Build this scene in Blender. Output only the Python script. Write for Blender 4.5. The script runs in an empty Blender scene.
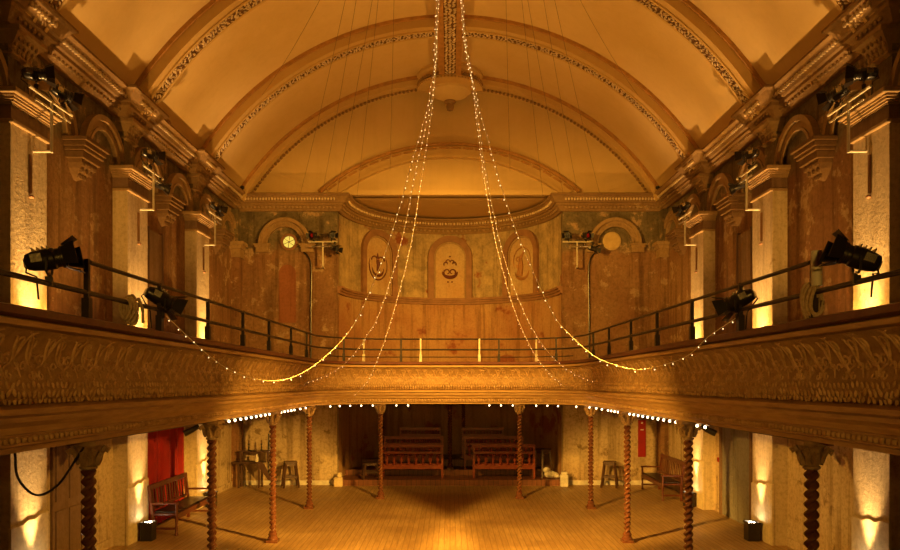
import bpy, bmesh, math, random
from mathutils import Vector, Matrix, Euler
random.seed(7)
PI = math.pi
SC = bpy.context.scene
COL = SC.collection
CZ = 3.1            # eye height
F = 710.0           # focal length in pixels of a 900 px wide frame
VX, VY = 450.0, 379.0
def px(x, y, d):
    return Vector(((x - VX) * d / F, d, CZ + (VY - y) * d / F))

W = 6.28            # half width of the hall
YE = 20.8           # end wall
AR = 3.3            # apse radius
YP = [10.13, 13.65, 17.25]
VR, VC = 7.15, 4.66 # vault radius, height of its axis
ZC = 8.46           # top of the cornice
LEFT, RIGHT = 'curtain side', 'shadow-grey door side'
def side_of(s): return LEFT if s < 0 else RIGHT

# ------------------------------------------------------------------ materials
def newmat(name):
    m = bpy.data.materials.new(name); m.use_nodes = True
    nt = m.node_tree; nt.nodes.clear()
    out = nt.nodes.new('ShaderNodeOutputMaterial')
    b = nt.nodes.new('ShaderNodeBsdfPrincipled')
    nt.links.new(b.outputs[0], out.inputs[0])
    return m, nt, b
def nd(nt, t, **kw):
    n = nt.nodes.new(t)
    for k, v in kw.items():
        if k in n.inputs: n.inputs[k].default_value = v
        else: setattr(n, k, v)
    return n
def coords(nt, scale=(1, 1, 1), world=True):
    if world: src = nt.nodes.new('ShaderNodeNewGeometry').outputs['Position']
    else: src = nt.nodes.new('ShaderNodeTexCoord').outputs['Object']
    mp = nt.nodes.new('ShaderNodeMapping'); mp.inputs['Scale'].default_value = scale
    nt.links.new(src, mp.inputs['Vector']); return mp.outputs[0]
def noise(nt, vec, scale, detail=4, rough=.6):
    n = nd(nt, 'ShaderNodeTexNoise', Scale=scale, Detail=detail, Roughness=rough)
    nt.links.new(vec, n.inputs['Vector']); return n.outputs['Fac']
def ramp(nt, fac, stops):
    r = nt.nodes.new('ShaderNodeValToRGB')
    el = r.color_ramp.elements
    while len(el) < len(stops): el.new(.5)
    for e, (p, c) in zip(el, stops):
        e.position = p; e.color = (c if isinstance(c, tuple) else (c, c, c)) + (1,)
    nt.links.new(fac, r.inputs[0]); return r.outputs[0]
def mix(nt, fac, a, b, mode='MIX'):
    m = nt.nodes.new('ShaderNodeMix'); m.data_type = 'RGBA'; m.blend_type = mode
    for sock, v in ((m.inputs[0], fac), (m.inputs[6], a), (m.inputs[7], b)):
        if isinstance(v, (int, float)): sock.default_value = v
        elif isinstance(v, tuple): sock.default_value = v + (1,)
        else: nt.links.new(v, sock)
    return m.outputs[2]
def bump(nt, b, h, strength=.3, dist=.02):
    n = nd(nt, 'ShaderNodeBump', Strength=strength, Distance=dist)
    nt.links.new(h, n.inputs['Height']); nt.links.new(n.outputs[0], b.inputs['Normal'])
def simple(name, c, rough=.6, metal=0, c2=None, scale=6, bs=.15, stretch=(1, 1, 1), world=False):
    m, nt, b = newmat(name)
    v = coords(nt, stretch, world)
    n = noise(nt, v, scale, 5)
    c2 = c2 or tuple(x * .7 for x in c)
    nt.links.new(ramp(nt, n, [(.35, c2), (.65, c)]), b.inputs['Base Color'])
    b.inputs['Roughness'].default_value = rough; b.inputs['Metallic'].default_value = metal
    bump(nt, b, noise(nt, v, scale * 6, 3), bs, .01)
    return m
def emit(name, c, s):
    m, nt, b = newmat(name)
    b.inputs['Base Color'].default_value = c + (1,)
    b.inputs['Emission Color'].default_value = c + (1,); b.inputs['Emission Strength'].default_value = s
    return m
def plaster(name, base, alt, worn, upper=None, zsplit=7.0, patch=.56, rough=.85, streak=.5, bs=.5, grain=.45, wscale=None):
    """old distressed plaster: blotches, worn patches, vertical run marks, a darker painted frieze above zsplit"""
    m, nt, b = newmat(name)
    v = coords(nt)
    big = noise(nt, v, .55, 6, .65); med = noise(nt, v, 2.3, 8, .7); fine = noise(nt, v, 14, 6, .7)
    c = mix(nt, ramp(nt, big, [(.38, 0.), (.62, 1.)]), base, alt)
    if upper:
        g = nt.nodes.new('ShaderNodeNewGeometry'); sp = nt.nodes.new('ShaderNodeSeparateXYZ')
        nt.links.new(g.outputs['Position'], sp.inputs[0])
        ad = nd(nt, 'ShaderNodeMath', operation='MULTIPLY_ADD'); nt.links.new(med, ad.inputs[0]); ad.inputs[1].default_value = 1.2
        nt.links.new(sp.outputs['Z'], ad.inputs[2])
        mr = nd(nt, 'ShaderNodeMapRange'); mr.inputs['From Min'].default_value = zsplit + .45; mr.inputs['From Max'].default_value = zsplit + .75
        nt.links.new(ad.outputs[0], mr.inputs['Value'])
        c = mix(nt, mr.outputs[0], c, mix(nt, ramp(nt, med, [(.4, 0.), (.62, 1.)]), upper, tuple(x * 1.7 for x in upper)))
    c = mix(nt, ramp(nt, noise(nt, v, wscale, 9, .62) if wscale else med, [(patch, 0.), (patch + .05, 1.)]), c, worn)
    st = noise(nt, coords(nt, (3.2, 3.2, .22)), 1.6, 6, .65)
    c = mix(nt, streak, c, ramp(nt, st, [(.36, (.42, .36, .30)), (.5, (1., 1., 1.))]), 'MULTIPLY')
    c = mix(nt, grain, c, ramp(nt, fine, [(.3, (.45, .4, .35)), (.55, (1., 1., 1.))]), 'MULTIPLY')
    nt.links.new(c, b.inputs['Base Color']); b.inputs['Roughness'].default_value = rough
    bump(nt, b, mix(nt, .5, fine, med), bs, .03)
    return m
def wood_planks(name, c1, c2, gap=(.05, .025, .01), rough=.35, width=.14, length=3.4):
    m, nt, b = newmat(name)
    g = nt.nodes.new('ShaderNodeNewGeometry')
    mp = nt.nodes.new('ShaderNodeMapping'); mp.inputs['Rotation'].default_value = (0, 0, PI / 2)
    nt.links.new(g.outputs['Position'], mp.inputs['Vector'])
    br = nt.nodes.new('ShaderNodeTexBrick')
    br.inputs['Scale'].default_value = 1; br.inputs['Brick Width'].default_value = length; br.inputs['Row Height'].default_value = width
    br.inputs['Mortar Size'].default_value = .006; br.inputs['Color1'].default_value = c1 + (1,); br.inputs['Color2'].default_value = c2 + (1,)
    br.inputs['Mortar'].default_value = gap + (1,); br.offset = .37
    nt.links.new(mp.outputs[0], br.inputs['Vector'])
    grain = noise(nt, coords(nt, (9, .7, 1)), 3, 8, .7)
    wear = noise(nt, coords(nt), .8, 5, .6)
    c = mix(nt, .7, br.outputs['Color'], ramp(nt, grain, [(.3, (.45, .42, .38)), (.62, (1., 1., 1.))]), 'MULTIPLY')
    c = mix(nt, .55, c, ramp(nt, wear, [(.35, (.6, .52, .45)), (.65, (1., 1., 1.))]), 'MULTIPLY')
    nt.links.new(c, b.inputs['Base Color'])
    nt.links.new(ramp(nt, wear, [(.3, rough), (.7, rough + .25)]), b.inputs['Roughness'])
    bump(nt, b, mix(nt, .3, br.outputs['Fac'], grain), .25, .01)
    return m

M = {}
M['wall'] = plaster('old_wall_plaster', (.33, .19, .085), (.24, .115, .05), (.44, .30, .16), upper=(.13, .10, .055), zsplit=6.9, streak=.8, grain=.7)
M['lowwall'] = plaster('ground_floor_plaster', (.60, .48, .30), (.50, .37, .22), (.30, .21, .11), patch=.58, streak=.65, grain=.7)
M['apse'] = plaster('apse_plaster', (.46, .28, .12), (.36, .17, .07), (.26, .08, .035), upper=(.30, .22, .11), zsplit=5.7, patch=.585, wscale=.8, streak=.6)
M['pil'] = plaster('pilaster_plaster', (.66, .54, .34), (.58, .46, .28), (.42, .30, .15), patch=.64, streak=.35, bs=.8, grain=.55)
M['dado'] = plaster('bare_dado_plaster', (.76, .64, .40), (.70, .57, .34), (.50, .42, .28), patch=.66, streak=.2, bs=.8)
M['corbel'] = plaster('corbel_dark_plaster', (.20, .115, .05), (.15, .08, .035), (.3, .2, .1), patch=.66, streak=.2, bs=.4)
M['mould'] = plaster('moulding_plaster', (.40, .27, .13), (.32, .2, .09), (.48, .36, .2), patch=.64, streak=.2, bs=.4)
M['corn'] = plaster('cornice_plaster', (.34, .21, .09), (.24, .14, .06), (.42, .29, .14), patch=.62, streak=.1, bs=.4)
M['vault'] = plaster('vault_plaster', (.68, .50, .24), (.63, .45, .20), (.67, .49, .24), patch=.8, streak=.06, bs=.02, rough=.7, grain=.05)
M['rib'] = plaster('rib_plaster', (.60, .41, .17), (.55, .36, .14), (.6, .41, .18), patch=.8, streak=.05, bs=.03, rough=.7, grain=.08)
M['ribline'] = simple('rib_edge_ochre', (.50, .26, .08), .7)
M['band'] = simple('foliage_recess_shade_brown', (.16, .075, .03), .8)  # dark ground paints the recess shade behind the leaves
M['leaf'] = simple('foliage_stucco', (.80, .62, .40), .6)
M['fascia'] = plaster('balcony_bronze_paint', (.50, .32, .13), (.38, .23, .09), (.56, .38, .18), patch=.6, streak=.15, bs=1.0, rough=.5)
M['relief'] = simple('balcony_relief_lit_bronze', (.70, .48, .24), .38, 0, (.42, .25, .10), 9, .3, world=True)  # paler than the panel behind, so crevice shade is put into the colour
M['fcorn'] = simple('balcony_cornice_gilt', (.60, .40, .17), .42, 0, (.42, .25, .10), 5, .2, (.6, .6, 6), True)
M['ledge'] = simple('balcony_ledge_oxblood', (.16, .05, .03), .45)
M['soffit'] = simple('balcony_soffit_brown', (.26, .15, .08), .8, world=True)
M['floor'] = wood_planks('floorboards', (.58, .40, .18), (.50, .33, .14), gap=(.30, .17, .06), width=.11)
M['deck'] = wood_planks('balcony_boards', (.3, .17, .08), (.24, .13, .06))
M['stagewood'] = wood_planks('apse_step_boards', (.30, .12, .06), (.25, .10, .05))
M['col'] = simple('column_red_brown_gloss', (.18, .075, .036), .2, 0, (.12, .04, .02), 8, .05)
M['cap'] = simple('column_capital_bronze', (.38, .25, .12), .45, 0, (.18, .1, .05), 14, .3)
M['black'] = simple('black_steel', (.022, .017, .014), .28)
M['rail'] = simple('black_painted_rail', (.03, .02, .016), .45)
M['chrome'] = simple('bare_steel', (.7, .68, .62), .25, .9)
M['pipe'] = simple('pale_scaffold_pipe', (.72, .64, .48), .4)
M['lens'] = simple('dark_lens_glass', (.05, .05, .06), .08)
M['redlens'] = simple('red_gel', (.55, .03, .02), .2)
M['white'] = simple('white_paint', (.8, .76, .66), .5)
M['oak'] = simple('dark_red_bench_wood', (.15, .045, .02), .32, 0, (.09, .025, .013), 10, .15, (1, 1, .2))
M['oak2'] = simple('worn_red_pew_wood', (.34, .075, .03), .34, 0, (.24, .05, .02), 10, .15)
M['leather'] = simple('black_seat_leather', (.03, .02, .018), .35)
M['dkwood'] = simple('dark_brown_wood', (.10, .05, .03), .45, 0, (.06, .03, .018), 8, .15, (1, 1, .2))
M['red'] = simple('red_cloth', (.36, .010, .010), .8, 0, (.26, .008, .008), 3)
M['shadowdoor'] = plaster('worn_door_shadow_grey', (.27, .26, .23), (.22, .20, .17), (.42, .36, .27), patch=.68, streak=.6, bs=.3)  # grey stands in for a shadow lying on the side wall
M['rope'] = simple('natural_rope', (.62, .48, .30), .9, 0, (.4, .3, .18), 30, .6)
M['bulb'] = emit('festoon_bulb_glow', (1., .70, .36), 9)
M['fairy'] = emit('fairy_bulb_glow', (1., .74, .36), 3)
M['fwire'] = simple('fairy_light_clear_wire', (.85, .72, .48), .3, 0, (.8, .66, .42))
M['uplamp'] = emit('uplighter_lamp_glow', (1., .80, .50), 60)
M['wire'] = simple('dark_suspension_wire', (.20, .12, .06), .6)
M['clock'] = emit('backlit_round_pane', (.72, .75, .16), .55)
M['roundel'] = simple('dull_ochre_roundel', (.62, .46, .20), .7, 0, (.5, .34, .13), 5)
M['ochre'] = plaster('niche_ochre_panel', (.52, .38, .20), (.46, .28, .12), (.50, .22, .08), patch=.62, streak=.2)
M['niche'] = simple('niche_brown_arch', (.30, .15, .07), .7, 0, (.22, .11, .05), 4, world=True)
M['crest'] = simple('dark_red_painted_crest', (.14, .035, .02), .7)
M['crest2'] = simple('faded_ochre_crest', (.40, .19, .06), .7)
M['ghost'] = plaster('brick_red_painted_patch', (.32, .12, .05), (.26, .09, .04), (.4, .2, .1), patch=.66)
M['bluepatch'] = plaster('exposed_dark_render', (.24, .15, .09), (.19, .11, .06), (.3, .2, .1), patch=.6)

# ------------------------------------------------------------------ mesh builder
class MB:
    def __init__(s): s.bm = bmesh.new()
    def v(s, p): return s.bm.verts.new(p)
    def f(s, vs):
        try: return s.bm.faces.new(vs)
        except ValueError: return None
    def hexa(s, c):
        v = [s.v(p) for p in c]
        for q in ((0, 3, 2, 1), (4, 5, 6, 7), (0, 1, 5, 4), (1, 2, 6, 5), (2, 3, 7, 6), (3, 0, 4, 7)): s.f([v[i] for i in q])
    def box(s, x0, x1, y0, y1, z0, z1, m=None):
        c = [(x0, y0, z0), (x1, y0, z0), (x1, y1, z0), (x0, y1, z0), (x0, y0, z1), (x1, y0, z1), (x1, y1, z1), (x0, y1, z1)]
        if m: c = [m @ Vector(p) for p in c]
        s.hexa(c); return s
    def bar(s, a, b, w, h=None):
        """square bar from a to b"""
        a, b = Vector(a), Vector(b); h = h or w
        d = (b - a).normalized(); u = d.cross(Vector((0, 0, 1)))
        if u.length < 1e-3: u = d.cross(Vector((0, 1, 0)))
        u.normalize(); n = u.cross(d)
        c = []
        for p in (a, b):
            for i, j in ((-1, -1), (1, -1), (1, 1), (-1, 1)): c.append(p + u * i * w / 2 + n * j * h / 2)
        s.hexa(c); return s
    def tube(s, pts, r, n=6, closed=False):
        pts = [Vector(p) for p in pts]; N = len(pts); rings = []; ref = None
        for i, p in enumerate(pts):
            if closed: t = pts[(i + 1) % N] - pts[i - 1]
            else: t = pts[min(i + 1, N - 1)] - pts[max(i - 1, 0)]
            t.normalize()
            if ref is None:
                ref = t.cross(Vector((0, 0, 1)))
                if ref.length < .05: ref = t.cross(Vector((0, 1, 0)))
            ref = ref - t * ref.dot(t); ref.normalize(); b = t.cross(ref)
            rr = r[i] if isinstance(r, (list, tuple)) else r
            rings.append([s.v(p + (ref * math.cos(2 * PI * k / n) + b * math.sin(2 * PI * k / n)) * rr) for k in range(n)])
        for i in range(N if closed else N - 1):
            A, B = rings[i], rings[(i + 1) % N]
            for k in range(n): s.f((A[k], A[(k + 1) % n], B[(k + 1) % n], B[k]))
        if not closed: s.f(rings[0][::-1]); s.f(rings[-1])
        return s
    def lathe(s, prof, n=20, m=None, a0=0, a1=2 * PI):
        full = abs(a1 - a0 - 2 * PI) < 1e-6; K = n if full else n + 1; rings = []
        for r, z in prof:
            ring = []
            for k in range(K):
                a = a0 + (a1 - a0) * k / n
                p = Vector((r * math.cos(a), r * math.sin(a), z))
                ring.append(s.v(m @ p if m else p))
            rings.append(ring)
        for A, B in zip(rings, rings[1:]):
            for k in range(n):
                j = (k + 1) % K if full else k + 1
                s.f((A[k], A[j], B[j], B[k]))
        if full:
            if prof[0][0] > 1e-4: s.f(rings[0][::-1])
            if prof[-1][0] > 1e-4: s.f(rings[-1])
        return s
    def ball(s, c, r, sc=(1, 1, 1), u=8, v=6, m=None):
        c = Vector(c)
        q = m.to_3x3() if m else None
        def P(x, y, z):
            p = Vector((x * r * sc[0], y * r * sc[1], z * r * sc[2]))
            return c + (q @ p if q else p)
        top, bot = s.v(P(0, 0, 1)), s.v(P(0, 0, -1)); R = []
        for j in range(1, v):
            t = PI * j / v
            R.append([s.v(P(math.sin(t) * math.cos(2 * PI * k / u), math.sin(t) * math.sin(2 * PI * k / u), math.cos(t))) for k in range(u)])
        for k in range(u):
            k2 = (k + 1) % u
            s.f((top, R[0][k], R[0][k2])); s.f((bot, R[-1][k2], R[-1][k]))
            for A, B in zip(R, R[1:]): s.f((A[k], B[k], B[k2], A[k2]))
        return s
    def grid(s, rows, closed_u=False):
        R = [[s.v(p) for p in row] for row in rows]
        for A, B in zip(R, R[1:]):
            n = len(A)
            for k in range(n if closed_u else n - 1):
                j = (k + 1) % n; s.f((A[k], A[j], B[j], B[k]))
        return R
    def sweep(s, rows):
        """rows: list of closed profiles (lists of points) - skin them and cap the ends"""
        R = s.grid(rows, True); s.f(R[0][::-1]); s.f(R[-1]); return s
    def mbox(s, mp, s0, s1, o0, o1, z0, z1, ns=1):
        rows = []
        for i in range(ns + 1):
            t = s0 + (s1 - s0) * i / ns
            rows.append([mp(t, o0, z0), mp(t, o1, z0), mp(t, o1, z1), mp(t, o0, z1)])
        return s.sweep(rows)
    def marc(s, mp, sc, zc, r0, r1, o0, o1, n=20, a0=0, a1=PI, lip=None):
        rows = []
        for i in range(n + 1):
            a = a0 + (a1 - a0) * i / n; c, q = math.cos(a), math.sin(a)
            rows.append([mp(sc + r0 * c, o0, zc + r0 * q), mp(sc + r0 * c, o1, zc + r0 * q), mp(sc + r1 * c, o1, zc + r1 * q), mp(sc + r1 * c, o0, zc + r1 * q)])
        return s.sweep(rows)
    def mpoly(s, mp, pts, o0, o1):
        A = [s.v(mp(p[0], o0, p[1])) for p in pts]; B = [s.v(mp(p[0], o1, p[1])) for p in pts]; n = len(pts)
        s.f(A[::-1]); s.f(B)
        for k in range(n): s.f((A[k], A[(k + 1) % n], B[(k + 1) % n], B[k]))
        return s
    def build(s, name, mat, parent=None, smooth=False, world=False, recalc=True, base=None, bevel=0):
        bm = s.bm
        if recalc: bmesh.ops.recalc_face_normals(bm, faces=bm.faces)
        off = Vector((0, 0, 0))
        if parent is not None and world:
            p = parent
            while p: off += p.location; p = p.parent
        if parent is None and base is not None:
            if base is True:
                xs = [v.co for v in bm.verts]
                lo = Vector([min(c[i] for c in xs) for i in range(3)]); hi = Vector([max(c[i] for c in xs) for i in range(3)])
                base = Vector(((lo.x + hi.x) / 2, (lo.y + hi.y) / 2, lo.z))
            off = Vector(base)
        if off.length: bmesh.ops.translate(bm, verts=bm.verts, vec=-off)
        me = bpy.data.meshes.new(name); bm.to_mesh(me); bm.free()
        me.materials.append(M[mat])
        if smooth:
            for p in me.polygons: p.use_smooth = True
            try: me.set_sharp_from_angle(angle=math.radians(40))
            except Exception: pass
        o = bpy.data.objects.new(name, me); COL.objects.link(o)
        if parent is not None: o.parent = parent
        elif off.length: o.location = off
        if bevel:
            md = o.modifiers.new('bevel', 'BEVEL'); md.width = bevel; md.segments = 2; md.limit_method = 'ANGLE'
        return o
def tag(o, label, cat, group=None, kind='thing'):
    o['label'] = label; o['category'] = cat; o['kind'] = kind
    if group: o['group'] = group
    return o
def struct(o): o['kind'] = 'structure'; return o
def thing(name, label, cat, loc=(0, 0, 0), rz=0, group=None):
    o = bpy.data.objects.new(name, None); COL.objects.link(o); o.empty_display_size = .1
    o.location = loc; o.rotation_euler = (0, 0, rz)
    return tag(o, label, cat, group)
def copy_tree(o, parent=None):
    c = o.copy(); COL.objects.link(c)
    if parent: c.parent = parent
    for ch in list(o.children): copy_tree(ch, c)
    return c
def place(proto, used, loc, rz, label):
    o = proto if not used else copy_tree(proto)
    o.location = loc; o.rotation_euler = (0, 0, rz); o['label'] = label
    return o
# surface maps: s along the wall, o out of the wall into the hall, z up
def wl(s, o, z): return Vector((-(W - o), s, z))
def wr(s, o, z): return Vector((W - o, s, z))
def we(s, o, z): return Vector((s, YE - o, z))
def loc_map(s, o, z): return Vector((o, s, z))      # local: out is +x, along is y
def apse_map(a0):
    def mp(s, o, z):
        a = a0 + s / AR; r = AR - o
        return Vector((r * math.sin(a), YE + r * math.cos(a), z))
    return mp
def smap(side): return wl if side < 0 else wr
def vault_z(x, r=VR): return VC + math.sqrt(max(r * r - x * x, 0))

# ------------------------------------------------------------------ the shell
b = MB(); b.box(-W - .2, W + .2, -6.2, 24.4, -.2, 0); struct(b.build('floor', 'floor'))
ZS = vault_z(W)
for sd, nm in ((-1, 'wall_left'), (1, 'wall_right')):
    x0, x1 = sorted((sd * W, sd * (W + .25)))
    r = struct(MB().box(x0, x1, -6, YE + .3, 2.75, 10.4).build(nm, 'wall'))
    struct(MB().box(x0, x1, -6, YE + .3, 0, 2.75).build('trim_1' if sd < 0 else 'trim_2', 'lowwall')).parent = r
struct(MB().box(-W - .25, W + .25, -6.2, -6, 0, 12.5).build('wall_front', 'wall'))
# end wall with the tall apse opening and its segmental arch head
def arch_z(x):
    R = 5.5; zc = 9.62 - R
    return zc + math.sqrt(R * R - x * x)
b = MB()
for sd in (-1, 1):
    rows = []
    N = 14
    for i in range(N + 1):
        x = sd * (3.3 + (W + .2 - 3.3) * i / N)
        rows.append([(x, YE, 2.75), (x, YE, 8.3), (x, YE + .4, 8.3), (x, YE + .4, 2.75)])
    b.sweep(rows)
wb = struct(b.build('wall_back', 'wall'))
b = MB()
for sd in (-1, 1):
    rows = []
    for i in range(15):
        x = sd * (3.35 + (W + .2 - 3.35) * i / 14); zt = vault_z(min(abs(x), 6.5)) + .1
        rows.append([(x, YE, 8.3), (x, YE, zt), (x, YE + .4, zt), (x, YE + .4, 8.3)])
    b.sweep(rows)
o = struct(b.build('trim_8', 'vault')); o.parent = wb
b = MB()
for sd in (-1, 1):
    x0, x1 = sorted((sd * 3.3, sd * (W + .2))); b.box(x0, x1, YE, YE + .4, 0, 2.75)
o = struct(b.build('trim_3', 'lowwall')); o.parent = wb
b = MB(); rows = []
for i in range(41):
    x = -3.35 + 6.7 * i / 40
    rows.append([(x, YE, arch_z(x)), (x, YE, vault_z(x) + .1), (x, YE + .4, vault_z(x) + .1), (x, YE + .4, arch_z(x))])
b.sweep(rows)
o = struct(b.build('trim_4', 'vault')); o.parent = wb
# recessed tympanum over the apse, apse wall and ceiling
b = MB(); pts = [(3.34, 8.50), (-3.34, 8.50)] + [(-3.34 + 6.68 * i / 30, arch_z(-3.34 + 6.68 * i / 30) + .02) for i in range(31)]
b.mpoly(we, pts, -.36, -.24)
o = struct(b.build('trim_5', 'vault')); o.parent = wb
rows = []
for i in range(49):
    a = -PI / 2 + PI * i / 48
    yo = YE if 0 < i < 48 else YE + .41
    p, q = (AR * math.sin(a), yo + AR * math.cos(a)), ((AR + .2) * math.sin(a), yo + (AR + .2) * math.cos(a))
    rows.append([(p[0], p[1], 0), (p[0], p[1], 8.6), (q[0], q[1], 8.6), (q[0], q[1], 0)])
b = MB(); b.sweep(rows); struct(b.build('wall_apse', 'apse', smooth=True))
b = MB(); A = []; B = []
for i in range(41):
    a = -PI / 2 + PI * i / 40
    A.append(b.v((3.3 * math.sin(a), YE + 3.3 * math.cos(a), 8.50))); B.append(b.v((3.3 * math.sin(a), YE + 3.3 * math.cos(a), 8.62)))
b.f(A); b.f(B[::-1])
for k in range(41): b.f((A[k], A[(k + 1) % 41], B[(k + 1) % 41], B[k]))
struct(b.build('ceiling_apse', 'vault'))
# barrel vault
b = MB(); rows = []
for y in [-6.1 + i * .9 for i in range(31)]:
    y = min(y, YE + .1)
    rows.append([(VR * math.sin(t), y, VC + VR * math.cos(t)) for t in [-1.09 + 2.18 * k / 80 for k in range(81)]])
b.grid(rows)
vault = struct(b.build('ceiling', 'vault', smooth=True, recalc=False))
# baseboards
for sd, nm in ((-1, 'baseboard_left'), (1, 'baseboard_right')):
    mp = smap(sd); b = MB()
    for y0, y1 in ((-6, 9.69), (10.57, 13.21), (14.09, 16.81), (17.69, YE)): b.mbox(mp, y0, y1, 0, .025, 0, .16)
    struct(b.build(nm, 'lowwall'))
b = MB()
for sd in (-1, 1): b.mbox(we, *sorted((sd * 3.36, sd * 6.27)), 0, .03, 0, .13)
struct(b.build('baseboard_back', 'white'))

# ------------------------------------------------------------------ cornice: one profile swept round the side walls, end wall and apse
def cornice_path():
    P = []
    base = .0
    def side_pts(sg):
        L = []
        ys = [-6] + [v for y in [6.55 - 3.55] + [6.55] + YP for v in (y - .5, y - .5, y + .5, y + .5)]
        L.append((sg * W, -6.0))
        for y in [3.0, 6.55] + YP:
            L += [(sg * W, y - .34), (sg * (W - .15), y - .34), (sg * (W - .15), y + .34), (sg * W, y + .34)]
        L.append((sg * W, YE))
        return L
    P += side_pts(-1)
    P += [(-3.3, YE)]
    for i in range(1, 32):
        a = -PI / 2 + PI * i / 32
        P.append((AR * math.sin(a), YE + .05 + AR * math.cos(a)))
    P += [(3.3, YE)]
    P += side_pts(1)[::-1]
    return [Vector(p) for p in P]
CP = cornice_path()
def miter(path):
    out = []
    n = len(path)
    for i in range(n):
        d0 = (path[i] - path[i - 1]).normalized() if i else None
        d1 = (path[i + 1] - path[i]).normalized() if i < n - 1 else None
        d0 = d0 or d1; d1 = d1 or d0
        n0 = Vector((d0.y, -d0.x)); n1 = Vector((d1.y, -d1.x))
        m = (n0 + n1); m.normalize()
        k = 1 / max(m.dot(n0), .35)
        out.append(m * k)
    return out
CN = miter(CP)
prof = [(-.02, 0), (.40, 0), (.43, -.02), (.43, -.06), (.37, -.09), (.35, -.12), (.29, -.20), (.27, -.24), (.22, -.25), (.22, -.31), (.17, -.34), (.12, -.40), (.08, -.46), (-.02, -.46)]
b = MB()
b.sweep([[(p.x + n.x * o, p.y + n.y * o, ZC + z) for o, z in prof] for p, n in zip(CP, CN)])
corn = struct(b.build('trim_6', 'corn'))
def along(path, normals, step):
    for i in range(len(path) - 1):
        a, c = path[i], path[i + 1]; L = (c - a).length
        k = int(L / step)
        if k < 1 and L > step * .6: k = 1
        for j in range(k):
            t = (j + .5) / k
            d = (c - a).normalized()
            yield a.lerp(c, t), Vector((d.y, -d.x)), d
b = MB()   # egg ornament along the sloping face of the cornice
for p, n, d in along(CP, CN, .085):
    if p.y < 6: continue
    q = p + n * .335
    b.ball((q.x, q.y, ZC - .165), .034, (1, 1, 1.25), 6, 4)
o = b.build('bead_band', 'leaf', corn, smooth=True)
b = MB()
for p, n, d in along(CP, CN, .11):
    if p.y < 6: continue
    q = p + n * .165
    ang = math.atan2(n.y, n.x)
    b.ball((q.x, q.y, ZC - .365), .036, (.7, 1.1, 1.1), 6, 4, Matrix.Rotation(ang, 4, 'Z'))
b.build('leaf_band', 'mould', corn, smooth=True)

# ------------------------------------------------------------------ ribs of the vault
def rib(yc, w, drop, label, half=False, name='ceiling_rib'):
    root = thing(name, label, 'ceiling rib', (0, yc, VC + VR - drop - .05), 0, 'plaster ribs across the vault')
    def arc(r, y, n=72, tmax=1.035):
        return [(r * math.sin(t), y, VC + r * math.cos(t)) for t in [-tmax + 2 * tmax * k / n for k in range(n + 1)]]
    y0, y1 = yc - w / 2, yc + w / 2
    ri = VR - drop
    A = [arc(VR + .02, y0), arc(ri, y0), arc(ri, y1), arc(VR + .02, y1)]
    b = MB(); b.sweep([[A[j][k] for j in range(4)] for k in range(73)])
    b.build('arch', 'rib', root, smooth=True, world=True)
    A = [arc(VR + .0, y0 - .05), arc(VR - .075, y0 - .05), arc(VR - .075, y0 + .02), arc(VR + .0, y0 + .02)]
    b = MB(); b.sweep([[A[j][k] for j in range(4)] for k in range(73)])
    b.build('edge_moulding', 'ribline', root, smooth=True, world=True)
    # foliage band on the underside, recess shade put into its brown
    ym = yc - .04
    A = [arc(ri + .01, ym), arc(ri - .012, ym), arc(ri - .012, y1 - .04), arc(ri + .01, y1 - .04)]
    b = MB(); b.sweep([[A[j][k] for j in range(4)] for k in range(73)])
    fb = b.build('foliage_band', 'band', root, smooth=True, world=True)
    b = MB(); n = int(2 * 1.03 * ri / .075)
    for i in range(n):
        t = -1.03 + 2.06 * (i + .5) / n
        for q in (-1, 0, 1):
            yy = (ym + y1 - .04) / 2 + q * .075 + random.uniform(-.015, .015)
            tt = t + random.uniform(-.35, .35) * .085 / ri
            c = Vector(((ri - .02) * math.sin(tt), yy, VC + (ri - .02) * math.cos(tt)))
            rot = Matrix.Rotation(tt, 4, 'Y') @ Matrix.Rotation(random.choice((-.7, .7, 2.2)), 4, 'Z')
            b.ball(c, .034, (1.3, .55, .55), 6, 4, rot)
    b.build('foliage', 'leaf', fb, smooth=True, world=True)
    for s in (0, 1):
        yy = (ym - .02, y1 - .02)[s]
        A = [arc(ri + .01, yy - .03), arc(ri - .03, yy - .03), arc(ri - .03, yy + .03), arc(ri + .01, yy + .03)]
        b = MB(); b.sweep([[A[j][k] for j in range(4)] for k in range(73)])
        b.build('band_border', 'rib', root, smooth=True, world=True)
    return root
rib(6.55, .5, .26, 'plaster vault rib with foliage soffit, outermost, mostly beyond the top edge')
rib(10.13, .5, .26, 'plaster vault rib with foliage soffit, over the pilaster pair with twin lamps on top')
rib(13.65, .5, .26, 'plaster vault rib with foliage soffit, over the pilasters beside the uplighter boxes')
rib(17.25, .5, .26, 'plaster vault rib with foliage soffit, next before the end wall rib')
r = thing('ceiling_rib', 'plain cream rib where the vault meets the end wall, ending at the round boss', 'ceiling rib', (0, 20.5, VC), 0, 'plaster ribs across the vault')
def arcp(r_, y, n=72, tmax=1.03, x0=0, zc=VC): return [(x0 + r_ * math.sin(t), y, zc + r_ * math.cos(t)) for t in [-tmax + 2 * tmax * k / n for k in range(n + 1)]]
def arcsweep(prof_, mat, name, parent, tmax=1.03, zc=VC):
    A = [arcp(rr, yy, 72, tmax, 0, zc) for rr, yy in prof_]
    b = MB(); b.sweep([[A[j][k] for j in range(len(A))] for k in range(73)])
    return b.build(name, mat, parent, smooth=True, world=True)
arcsweep([(VR + .02, 20.3), (6.93, 20.3), (6.93, 20.81), (VR + .02, 20.81)], 'rib', 'arch', r)
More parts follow.
